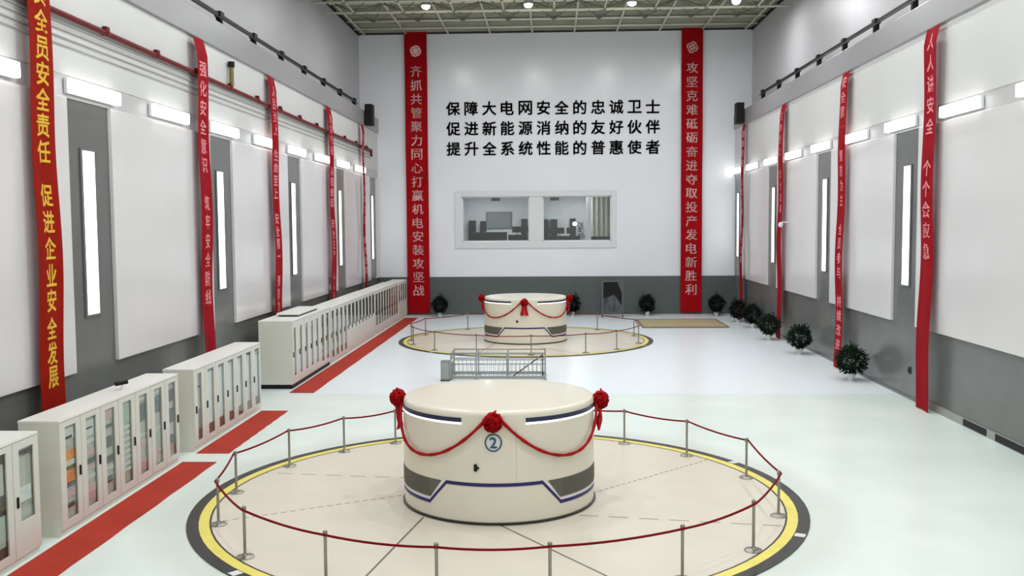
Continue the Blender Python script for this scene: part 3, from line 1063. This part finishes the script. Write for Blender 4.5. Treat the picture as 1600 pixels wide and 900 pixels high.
def bow(cx, cy, R, th, label, zc=2.2, tails=True):
    a = math.radians(th)
    t = thing('silk_bow', label, 'bow', (cx + (R + .0) * math.sin(a), cy - (R + .0) * math.cos(a), zc), a, 'red silk bows on the housings')
    rnd = random.Random(int(th * 3 + cy))
    # rosette: many puffed petals around a ball, standing off the shell (local -y points away from it)
    m = MB()
    for k in range(90):
        u = rnd.uniform(-1, 1); v = rnd.uniform(-PI, PI)
        d = Vector((math.sqrt(1 - u * u) * math.cos(v), math.sqrt(1 - u * u) * math.sin(v), u))
        c_ = Vector((d.x * .14, -.19 + d.y * .12, d.z * .14))
        n1 = d.orthogonal().normalized(); n2 = d.cross(n1)
        b = len(m.v)
        seg = 9
        tw = rnd.uniform(0, PI); ln = rnd.uniform(.75, 1.3)
        for j, (rr, hh) in enumerate(((.02, -.02), (.045, .03), (.07, .07), (.085, .085), (.05, .06), (.01, .02))):   # an open cup of folded ribbon
            for q in range(seg):
                aa = 2 * PI * q / seg
                w_ = 1 + .35 * math.sin(2 * aa + tw) + .15 * math.sin(5 * aa + k)
                m.v.append(tuple(c_ + n1 * (rr * w_ * math.cos(aa)) + n2 * (rr * w_ * math.sin(aa)) + d * (hh * ln + .012 * math.sin(3 * aa + tw) * (rr / .08))))
        for j in range(5):
            for q in range(seg):
                q2 = (q + 1) % seg
                m.f.append((b + j * seg + q, b + j * seg + q2, b + (j + 1) * seg + q2, b + (j + 1) * seg + q)); m.mi.append(0)
    # one knotted end standing up
    m.tube([(0, -.2, .12), (.03, -.21, .24), (.09, -.2, .3)], [.05, .045, .02], 8)
    m.lathe([(.03, -.15), (.1, -.11), (.15, 0), (.1, .11), (.03, .15)], 12, 0, -.2, 0)
    m.v = [(x * .8, -.15 + (y + .19) * .8, z * .8) for x, y, z in m.v]
    m.build('rosette', SILK, t, smooth=True)
    if tails:
        for s in (-1, 1):
            m = MB()
            b = len(m.v)
            n = 8
            for i in range(n + 1):
                q = i / n
                z = -.12 - .52 * q
                x = s * (.05 + .07 * q)
                wd = .05 + .05 * q
                y = -.09 - .03 * math.sin(q * 5 + s)
                m.v += [(x - wd, y, z), (x + wd, y - .02, z - .03 * q), (x + wd, y - .075, z - .03 * q), (x - wd, y - .055, z)]
            for i in range(n):
                p0 = b + 4 * i
                for k in range(4):
                    k2 = (k + 1) % 4
                    m.f.append((p0 + k, p0 + k2, p0 + 4 + k2, p0 + 4 + k)); m.mi.append(0)
            m.f.append((b + 3, b + 2, b + 1, b)); m.mi.append(0)
            m.f.append((b + 4 * n, b + 4 * n + 1, b + 4 * n + 2, b + 4 * n + 3)); m.mi.append(0)
            m.build('ribbon_tail', SILK, t, smooth=True, angle=50)


NEAR, FAR = (-1.15, 21.01), (-1.29, 49.97)
pit_cover(*NEAR, 'cream round floor cover ringed black and yellow around the near generator')
pit_cover(*FAR, 'cream round floor cover ringed black and yellow around the far generator')
housing(*NEAR, 2.11, 'near cream round generator housing with circled two, navy line and vents', '2')
housing(*FAR, 2.15, 'far small-looking cream round generator housing in front of the end wall', None)
for (cx, cy), R, nm in ((NEAR, 2.11, 'near'), (FAR, 2.15, 'far')):
    swag(cx, cy, R, -88, -4, 'red cloth swag on the %s generator, on the cabinet side of its middle bow' % nm)
    swag(cx, cy, R, 4, 88, 'red cloth swag on the %s generator, on the plant side of its middle bow' % nm)
    bow(cx, cy, R, 0, 'red silk bow at the front middle of the %s generator' % nm, 2.16, nm == 'far')
    bow(cx, cy, R, -90, 'red silk bow on the cabinet side rim of the %s generator' % nm, 2.24)
    bow(cx, cy, R, 90, 'red silk bow on the plant side rim of the %s generator' % nm, 2.2)

# ------------------------------------------------------------------ stanchions and ropes
def make_post(label, group):
    t = thing('barrier_post', label, 'barrier post', (0, 0, 0), 0, group)
    MB().lathe([(.17, 0), (.17, .012), (.15, .028), (.05, .045), (.035, .07)], 24).build('base', STEEL, t, smooth=True, angle=40)
    MB().lathe([(.028, .06), (.028, .9)], 14).build('pole', STEEL, t, smooth=True, angle=40)
    MB().lathe([(.036, .86), (.04, .87), (.04, .94), (.034, .955), (.015, .965)], 16).build('cap', STEEL, t, smooth=True, angle=40)
    return t


def post_ring(c, angs, R, nm, sag, z0=.02):
    pts = []
    proto = None
    for i, a in enumerate(angs):
        x, y = c[0] + R * math.cos(a), c[1] + R * math.sin(a)
        lab = 'steel rope post around the %s generator, %s counted from the cabinet side past the camera' % (nm, ORD[i])
        if proto is None:
            proto = make_post(lab, 'rope posts around the %s generator' % nm)
            proto.location = (x, y, z0)
        else:
            dup(proto, (x, y, z0), a, lab)
        pts.append(Vector((x, y, z0 + .9)))
    path = []
    n = len(pts)
    for i in range(n):
        a, b = pts[i], pts[(i + 1) % n]
        for k in range(8):
            q = k / 8
            p = a.lerp(b, q)
            p.z -= sag * 4 * q * (1 - q)
            out = Vector((p.x - c[0], p.y - c[1], 0)).normalized() * .045
            path.append(p + out)
    o = MB().tube(path, .022, 8, closed=True).build('barrier_rope', ROPE, None, smooth=True)
    tag(o, 'dark red rope strung round the steel posts of the %s generator' % nm, 'rope', 'barrier ropes')


near_tops = [(-7.27, 21.17), (-6.82, 18.84), (-5.58, 17.01), (-3.72, 15.75), (-1.83, 15.2), (-.04, 15.2), (2.09, 16.24), (3.67, 17.56), (4.67, 19.63), (4.78, 22.64), (3.78, 24.95), (2.27, 26.5),
             (.05, 27.1), (-2.3, 27.05), (-4.43, 26.3), (-5.84, 25.4), (-6.68, 23.6)]
post_ring(NEAR, [math.atan2(y - NEAR[1], x - NEAR[0]) for x, y in near_tops], 6.03, 'near', .05)
far_tops = [(-7.3, 49.6), (-6.97, 47.98), (-5.48, 45.91), (-3.41, 44.5), (-.88, 44.47 - .5), (1.59, 44.9), (3.55, 45.71), (4.68, 48.29), (4.75, 51.5), (2.66, 54.4), (-.6, 55.9), (-4.79, 54.9), (-6.96, 52.2)]
post_ring(FAR, [math.atan2(y - FAR[1], x - FAR[0]) for x, y in far_tops], 6.0, 'far', .04)

# ------------------------------------------------------------------ control cabinets
CFX = -9.6         # door plane


def cabinet(y0, wd, h, dep, label, group, style, plinth=.1, handle=.5):
    """one cabinet unit; local +x faces the hall, local y from 0 to wd along the row"""
    t = thing('control_cabinet', label, 'cabinet', (CFX, y0, 0), 0, group)
    g = .004
    m = MB()
    m.m = 1
    m.box(-dep, g, plinth, -.17, wd - g, h - .05)
    m.box(-.17, g, plinth, -.03, .03, h - .05).box(-.17, wd - .03, plinth, -.03, wd - g, h - .05)
    m.m = 0
    m.box(-.17, .03, plinth, -.03, wd - .03, plinth + .1).box(-.17, .03, h - .16, -.03, wd - .03, h - .05)
    m.build('body', [CAB, CAB_SIDE], t)
    MB().box(-dep - .01, 0, h - .05, .0, wd, h).build('lid', CAB_TOP, t, bevel=.006)
    MB().box(-dep + .02, g, 0, -.05, wd - g, plinth).build('plinth', BLACK if style.get('black') else CAB, t)
    # door with its window opening
    wy0, wy1, wz0, wz1 = style['win']
    wy0, wy1 = wy0 * wd, wy1 * wd
    zb, zt = plinth + .03, h - .06
    wz0, wz1 = zb + wz0 * (zt - zb), zb + wz1 * (zt - zb)
    d = MB().box(-.03, .01, zb, 0, wy0, zt).box(-.03, wy1, zb, 0, wd - .01, zt).box(-.03, wy0, zb, 0, wy1, wz0).box(-.03, wy0, wz1, 0, wy1, zt)
    door = d.build('door', CAB, t)
    MB().box(-.02, wy0, wz0, -.014, wy1, wz1).build('pane', CAB_GLASS, door)
    hy = wy0 * .5 if style.get('hside', 0) == 0 else (wd + wy1) / 2
    MB().box(0, hy - .022, h * handle - .1, .03, hy + .022, h * handle + .1).build('handle', BLACK, door, bevel=.006)
    MB().box(-.086, wy0 - .04, wz0 - .05, -.075, wy1 + .04, wz1 + .05).build('back_panel', style['back'], t)
    H_ = wz1 - wz0
    for (a, b, mt, inset) in style.get('mods', ()):  # real modules, plus the orange reflections built as blocks
        MB().box(-.075, wy0 + inset * wd, wz1 - b * H_, -.05, wy1 - inset * wd, wz1 - a * H_).build('equipment_module', mt, t)
    return t


TALL = (.26, .78, .07, .95)
ROW1 = [
    dict(win=TALL, back=CAB_IN, hside=1, mods=((.03, .16, PALEM, .02), (.12, .15, DARKM, .1), (.28, .37, ORANGE, .0), (.38, .44, PALEM, 0), (.45, .48, DARKM, .02), (.5, .62, ORANGE, .0), (.63, .67, DARKM, .02), (.7, .78, PINKM, .02), (.84, .89, DARKM, .08))),
    dict(win=TALL, back=CAB_IN, hside=1, mods=((.04, .22, PALEM, .02), (.12, .14, DARKM, .1), (.26, .3, PALEM, .02), (.38, .44, PINKM, .02), (.48, .53, DARKM, .02), (.56, .6, PINKM, .02), (.66, .7, PALEM, .02), (.76, .95, PINKM, .02))),
    dict(win=TALL, back=CAB_IN, hside=1, mods=((.02, .12, PINKM, .0), (.19, .23, DARKM, .03), (.33, .46, DARKM, .08), (.56, .64, DARKM, .02), (.68, .72, PALEM, .02), (.8, .87, DARKM, .1))),
    dict(win=TALL, back=CAB_IN_GREEN, hside=1, mods=tuple((.3 + .075 * k, .335 + .075 * k, PALEM, .02) for k in range(8)) + ((.02, .26, CAB_IN_GREEN, .02),)),
    dict(win=TALL, back=CAB_IN, hside=1, mods=((.03, .08, PALEM, .03), (.12, .34, GREENSCREEN, .04), (.5, .53, PALEM, .03), (.58, .66, PINKM, .03), (.8, .97, PINKM, .03))),
    dict(win=TALL, back=CAB_IN, hside=1, mods=((.03, .07, PALEM, .03), (.11, .32, GREENSCREEN, .04), (.52, .55, PALEM, .03), (.6, .68, CAB_IN_GREEN, .03), (.8, .92, PINKM, .03))),
    dict(win=TALL, back=CAB_IN, hside=1, mods=((.1, .26, DARKM, .04), (.36, .55, DARKM, .03), (.72, .84, DARKM, .05))),
]
ROW0 = [
    dict(win=(.24, .8, .3, .93), back=CAB_IN, mods=((.1, .2, DARKM, .05),)),
    dict(win=TALL, back=CAB_IN_DARK, mods=((.08, .2, CAB_IN_GREEN, .03), (.3, .5, CAB_IN, .03), (.55, .58, DARKM, .02), (.7, .95, CAB_IN_GREEN, .03))),
    dict(win=TALL, back=CAB_IN_DARK, mods=((.1, .4, CAB_IN, .03), (.6, .9, CAB_IN_GREEN, .03))),
    dict(win=(.24, .8, .3, .93), back=CAB_IN, mods=((.05, .1, DARKM, .03), (.55, .75, CAB_IN_PALE, .05))),
]
PALE = dict(win=(.26, .84, .06, .95), back=CAB_IN_PALE, mods=((.0, .05, DARKM, .0), (.86, 1.0, CAB_BROWN, .0)))
PALE0 = dict(win=(.3, .7, .06, .95), back=CAB_IN, mods=((.2, .23, DARKM, .02), (.55, 1.0, CAB_BROWN, .0)))

for i in range(4):
    y0 = 17.28 - .87 * (4 - i)
    cabinet(y0, .87, 2.3, .82, 'glass-door control cabinet of the cut-off row nearest the camera, %s from its far end' % ORD[3 - i], 'cabinets of the cut-off row', ROW0[i])
W1 = (24.03 - 18.05) / 7
R1L = ['grey cabinet with orange modules behind glass, first of the seven-cabinet row beside the near generator', 'cabinet with pinkish racks behind glass, right after the cabinet with orange modules',
       'cabinet with scattered dark square modules behind glass, third in the seven-cabinet row', 'cabinet with greenish shelved inside, fourth and middle in the seven-cabinet row',
       'cabinet with dark green screen, next to the greenish shelved one', 'cabinet with dark green screen, second before the end of its row', 'cabinet with black modules, last of the seven-cabinet row beside the near generator']
for i in range(7):
    cabinet(18.05 + W1 * i, W1, 2.32, .82, R1L[i].replace('right after', 'just after'), 'cabinets beside the near generator', ROW1[i])
W2 = (31.04 - 25.1) / 7
for i in range(7):
    cabinet(25.1 + W2 * i, W2, 2.26, .84, 'pale glass-door cabinet of the middle row, %s from the end by the near generator' % ORD[i], 'pale cabinets of the middle row', PALE0 if i == 0 else PALE)
W3 = (41.1 - 35.0) / 7
LOUV = dict(win=(.2, .6, .12, .9), back=CAB_IN_PALE, black=True, mods=((.0, .1, PALEM, 0), (.2, .22, CAB_IN, 0)))
for i in range(7):
    cabinet(35.0 + W3 * i, W3, 2.56, 1.28, 'deep cabinet on black plinth in the row past the floor joint, %s along' % ORD[i], 'deep cabinets on black plinths', LOUV if i < 5 else dict(win=(.22, .74, .08, .93), back=CAB_IN, black=True, mods=((.12, .3, DARKM, .05), (.5, .56, DARKM, .03), (.75, .82, DARKM, .05))), plinth=.16)
W4 = (51.8 - 41.25) / 12
LV2 = dict(win=(.14, .86, .5, .95), back=CAB_IN_DARK, mods=((.0, .06, PALEM, 0), (.9, 1.0, DARKM, 0)))
LV1 = dict(win=(.2, .74, .06, .95), back=CAB_IN, mods=((.1, .16, DARKM, .0), (.45, .5, DARKM, 0), (.85, .95, CAB_BROWN, 0)))
for i in range(12):
    cabinet(41.25 + W4 * i, W4, 2.52, .95, 'cabinet of the twelve-cabinet row beside the far generator, %s from its near end' % ORD[i], 'cabinets beside the far generator', LV1 if i < 4 else LV2)
W5 = (59.8 - 52.0) / 9
REFLECT_RED = dict(win=(.1, .9, .18, .94), back=CAB_BROWN, mods=((.3, .34, DARKM, 0), (.7, .74, CAB_IN, 0)))  # brown backing colours in the red that these panes reflect
for i in range(9):
    cabinet(52.0 + W5 * i, W5, 2.5, .95, 'brownish-window cabinet in the row before the end wall, %s along' % ORD[i], 'brown cabinets before the end wall', REFLECT_RED)
for i in range(4):
    cabinet(60.0 + .9 * i, .9, 2.45, .95, 'cabinet in the corner row by the end wall banner, %s along' % ORD[i], 'corner cabinets', LV2)

# duct cover lying across the deep cabinets
t = MB().box(-.5, 0, .06, .38, 3.2, .14).build('duct_cover', CAB_TOP, None, bevel=.02)
tag(t, 'raised white cover with dark gap on top of the deep cabinets', 'cover')
t.location = (CFX - .55, 36.6, 2.56)
MB().box(-.45, .1, 0, .33, 3.1, .06).build('gap_strip', BLACK, t)
# small bullet camera on the seven-cabinet row
t = thing('security_camera', 'small black security camera standing on the seven-cabinet row', 'camera', (CFX - .35, 21.6, 2.32))
MB().lathe([(.06, 0), (.06, .015), (.02, .02), (.02, .12)], 12).build('stand', POT, t)
MB().tube([(-.1, -.12, .15), (.08, .1, .17)], .05, 12).build('body', BLACK, t)

# ------------------------------------------------------------------ red floor mats
for y0, y1, lab in ((6.0, 24.0, 'long red rubber mat in front of the seven-cabinet row and the cut-off row'), (24.95, 30.8, 'red rubber mat in front of the pale middle cabinet row'),
                    (34.15, 62.0, 'long red rubber mat running from the deep cabinets to the end wall')):
    m = MB()
    n = 24
    xa, xb = -9.53, -8.64
    for i in range(n):
        ya, yc = y0 + (y1 - y0) * i / n, y0 + (y1 - y0) * (i + 1) / n
        e0, e1 = .012 * math.sin(i * 2.1), .012 * math.sin((i + 1) * 2.1)
        m.add([(xa, ya, 0.002), (xb + e0, ya, 0.002), (xb + e1, yc, 0.002), (xa, yc, 0.002), (xa, ya, .014), (xb + e0, ya, .014), (xb + e1, yc, .014), (xa, yc, .014)],
              [(4, 5, 6, 7), (1, 2, 6, 5), (3, 0, 4, 7)] + ([(0, 1, 5, 4)] if i == 0 else []) + ([(2, 3, 7, 6)] if i == n - 1 else []))
    o = m.build('floor_mat', RED_MAT)
    tag(o, lab, 'mat', 'red floor mats')

# ------------------------------------------------------------------ stair guard rail behind the near generator
t = thing('guard_railing', 'grey steel guard railing around the stair opening behind the near generator', 'railing', (-2.05, 37.1, 0))
hw = 1.85
tr, mr, bl, ps, kp = MB(), MB(), MB(), MB(), MB()
for z, m in ((1.05, tr), (.86, mr), (.62, mr)):
    m.tube([(-hw, 0, z), (hw, 0, z), (hw, 1.2, z), (-hw, 1.2, z)], .028 if z > 1 else .022, 8)
    m.tube([(-hw, 0, z), (-hw, 1.2, z)], .024, 8)
kp.box(-hw, -.01, .03, hw, .01, .15).box(-hw - .01, 0, .03, -hw + .01, 1.2, .15).box(hw - .01, 0, .03, hw + .01, 1.2, .15).box(-hw, 1.19, .03, hw, 1.21, .15)
nb = 22
for k in range(nb + 1):
    x = -hw + 2 * hw * k / nb
    bl.tube([(x, 0, .1), (x, 0, .66)], .011, 6)
    bl.tube([(x, 1.2, .1), (x, 1.2, .66)], .011, 6)
for k in range(8):
    y = 1.2 * k / 7
    for s in (-1, 1):
        bl.tube([(s * hw, y, .1), (s * hw, y, .66)], .011, 6)
tr.build('top_rail', STEEL_P, t, smooth=True)
mr.build('middle_rail', STEEL_P, t, smooth=True)
bl.build('baluster', STEEL_P, t, smooth=True)
kp.build('kick_plate', STEEL_P, t)
for x in (-hw, -.85, .35, hw):
    for y in (0, 1.2):
        MB().lathe([(.08, 0), (.08, .012), (.03, .014), (.03, 1.06)], 10, x, y, 0).build('post', STEEL_P, t)
hr = MB().tube([(hw - .1, .5, .92), (hw - 1.3, .5, .05)], .025, 8).tube([(hw - .1, .5, .92), (hw - .1, .5, 0)], .025, 8)
hr.build('stair_handrail', DARK, t, smooth=True)
bx_ = thing('control_box', 'grey floor-standing control box at the end of the guard railing', 'box', (-4.1, 36.9, 0))
MB().box(-.17, -.15, .04, .17, .15, .8).build('body', mat('box_grey', (128, 132, 130), .4), bx_, bevel=.015)
MB().box(-.14, -.165, .1, .14, -.15, .74).build('door', STEEL_P, bx_)
MB().box(-.18, -.16, 0, .18, .16, .04).build('plinth', DARK, bx_)

# ------------------------------------------------------------------ hatch, standing board
t = thing('floor_hatch', 'flat tan boarded hatch on the floor before the end wall', 'hatch', (7.9, 57.8, 0))
MB().box(-2.4, -2.2, .003, 2.4, 2.2, .06).build('board', TAN, t)
MB().box(-2.5, -2.3, .003, 2.5, -2.2, .08).box(-2.5, 2.2, .003, 2.5, 2.3, .08).box(-2.5, -2.2, .003, -2.4, 2.2, .08).box(2.4, -2.2, .003, 2.5, 2.2, .08).build('edge_frame', TAN_D, t)

t = thing('display_board', 'dark picture board on a stand in front of the end wall', 'board', (4.07, 62.0, 0))
bm_ = bpy.data.materials.new('dark_picture'); bm_.use_nodes = True
nt = bm_.node_tree
pb = nt.nodes['Principled BSDF']; pb.inputs['Roughness'].default_value = .35
tc = nt.nodes.new('ShaderNodeTexCoord'); nz = nt.nodes.new('ShaderNodeTexNoise'); nz.inputs['Scale'].default_value = 1.4
rp = nt.nodes.new('ShaderNodeValToRGB'); rp.color_ramp.elements[0].position = .42; rp.color_ramp.elements[1].position = .6
rp.color_ramp.elements[0].color = srgb(48, 50, 52); rp.color_ramp.elements[1].color = srgb(88, 90, 94)
mp = nt.nodes.new('ShaderNodeMapping'); mp.inputs['Rotation'].default_value = (0, .7, 0); mp.inputs['Scale'].default_value = (1.6, 1, .6)
nt.links.new(tc.outputs['Object'], mp.inputs[0]); nt.links.new(mp.outputs[0], nz.inputs['Vector']); nt.links.new(nz.outputs['Fac'], rp.inputs['Fac']); nt.links.new(rp.outputs[0], pb.inputs['Base Color'])
MB().box(-.62, -.03, .35, .62, -.02, 2.32).build('picture', bm_, t)
shp = [(-.6, 2.3), (.3, 2.3), (.6, 1.6), (.6, .75), (.3, 1.2), (.1, 1.5), (-.2, 1.35), (-.6, 1.25)]
MB().face([(x, -.033, z) for x, z in shp]).build('dark_shape', BLACK, t)
MB().box(-.68, -.025, .3, -.62, .025, 2.38).box(.62, -.025, .3, .68, .025, 2.38).box(-.62, -.025, 2.32, .62, .025, 2.38).box(-.62, -.025, .3, .62, .025, .35).box(-.62, -.02, .35, .62, .02, 2.32).build('frame', mat('board_frame', (98, 102, 102), .4), t)
for s in (-1, 1):
    MB().box(s * .65 - .025, -.025, 0, s * .65 + .025, .025, .3).box(s * .65 - .03, -.3, 0, s * .65 + .03, .3, .04).build('foot', DARK, t)

# ------------------------------------------------------------------ potted ficus plants
def make_plant(label, seed, leafmat, crown=(.52, .5), zc=.78):
    t = thing('potted_ficus', label, 'plant', (0, 0, 0), 0, 'potted plants along the walls')
    rnd = random.Random(seed)
    po = MB().lathe([(.1, 0), (.115, .02), (.15, .22), (.16, .25), (.16, .27), (.145, .27), (.135, .24), (.02, .23)], 24).build('pot', POT, t, smooth=True, angle=40)
    MB().lathe([(.13, .235), (.125, .25), (.02, .255)], 16).build('soil', SOIL, po)
    st_ = MB()
    for k in range(4):
        a = k * 1.6 + seed
        st_.tube([(0.03 * math.cos(a), .03 * math.sin(a), .3), (.06 * math.cos(a), .06 * math.sin(a), .55), (.22 * math.cos(a + .4), .22 * math.sin(a + .4), .75), (.3 * math.cos(a + .6), .3 * math.sin(a + .6), 1.0)], [.022, .02, .014, .006], 6)
    st_.tube([(0, 0, .3), (.01, .02, .8), (0, 0, 1.35)], [.025, .018, .006], 6)
    st_.build('stem', BARK, t, smooth=True)
    m = MB()
    for k in range(1150):
        u = rnd.uniform(-1, 1); v = rnd.uniform(-PI, PI); rr = rnd.uniform(.45, 1.0) ** .6
        lump = 1 + .18 * math.sin(3 * v + seed) * (1 - abs(u)) + .12 * math.sin(5 * u + 2 * v)
        q = math.sqrt(1 - u * u)
        p = Vector((crown[0] * rr * lump * q * math.cos(v), crown[0] * rr * lump * q * math.sin(v), zc + crown[1] * rr * u * lump))
        if k % 31 == 0:
            p.z += .18
        d = Vector((q * math.cos(v), q * math.sin(v), u * .6 + rnd.uniform(-.5, .3))).normalized()
        sd = d.cross(Vector((0, 0, 1)))
        if sd.length < .1:
            sd = Vector((1, 0, 0))
        sd.normalize()
        sd = (sd + Vector((rnd.uniform(-.6, .6), rnd.uniform(-.6, .6), rnd.uniform(-.6, .6)))).normalized()
        nn = d.cross(sd).normalized()
        L, W = rnd.uniform(.12, .18), rnd.uniform(.036, .055)
        b = len(m.v)
        m.v += [tuple(p), tuple(p + d * L * .45 + sd * W - nn * .008), tuple(p + d * L - nn * .03), tuple(p + d * L * .45 - sd * W - nn * .008), tuple(p + d * L * .5 + nn * .006)]
        m.f += [(b, b + 1, b + 4), (b + 1, b + 2, b + 4), (b + 2, b + 3, b + 4), (b + 3, b, b + 4)]
        m.mi += [0] * 4
    m.build('foliage', leafmat, t)
    return t


spots = [((11.6, 37.0), 'bushy potted ficus nearest the camera along the plant wall', LEAF),
         ((11.58, 44.5), 'potted ficus second along the plant wall, past the second banner', LEAF),
         ((11.4, 49.9), 'potted ficus third along the plant wall, under the bright red banner', LEAF),
         ((11.75, 55.6), 'potted ficus fourth along the plant wall', LEAF_D),
         ((11.55, 58.9), 'potted ficus fifth along the plant wall, close to the corner', LEAF_D),
         ((10.95, 63.0), 'potted ficus against the end wall between corner and tall red banner', LEAF_D),
         ((6.45, 63.3), 'potted ficus against the end wall beside the dark picture board', LEAF_D),
         ((1.5, 63.3), 'potted ficus against the end wall half hidden by the far generator', LEAF_D),
         ((-7.3, 62.9), 'potted ficus against the end wall beside the tall red banner near cabinets', LEAF_D)]
for i, ((x, y), lab, lm) in enumerate(spots):
    if i < 3:
        pr_ = make_plant(lab, i + 3, lm, (.5 if i else .55, .48))
        pr_.location = (x, y, 0); pr_.rotation_euler = (0, 0, i * 1.3)
    else:
        if i == 3:
            pr_ = make_plant(lab, 11, lm, (.47, .52))
            pr_.location = (x, y, 0)
        else:
            dup(pr_, (x, y, 0), i * 1.1, lab)

# ------------------------------------------------------------------ small things on the plant wall
t = thing('dome_camera', 'small white dome camera fixed to the plant wall beside the third banner', 'camera', (XR - .11, 49.78, 5.95))
MB().box(-.3, -.03, .12, 0, .03, .18).build('arm', POT, t)
MB().lathe([(.03, -.12), (.11, -.07), (.13, .02), (.1, .12), (.03, .15)], 16, -.34, 0, 0).build('dome', POT, t, smooth=True)
t = thing('wall_socket', 'small dark socket box low on the dark cladding of the plant wall', 'socket', (XR, 33.0, 1.0))
MB().box(-.05, -.09, -.12, 0, .09, .12).build('box', DARK, t, bevel=.01)
MB().box(-.06, -.06, -.06, -.05, .06, .06).build('cover', BLACK, t)
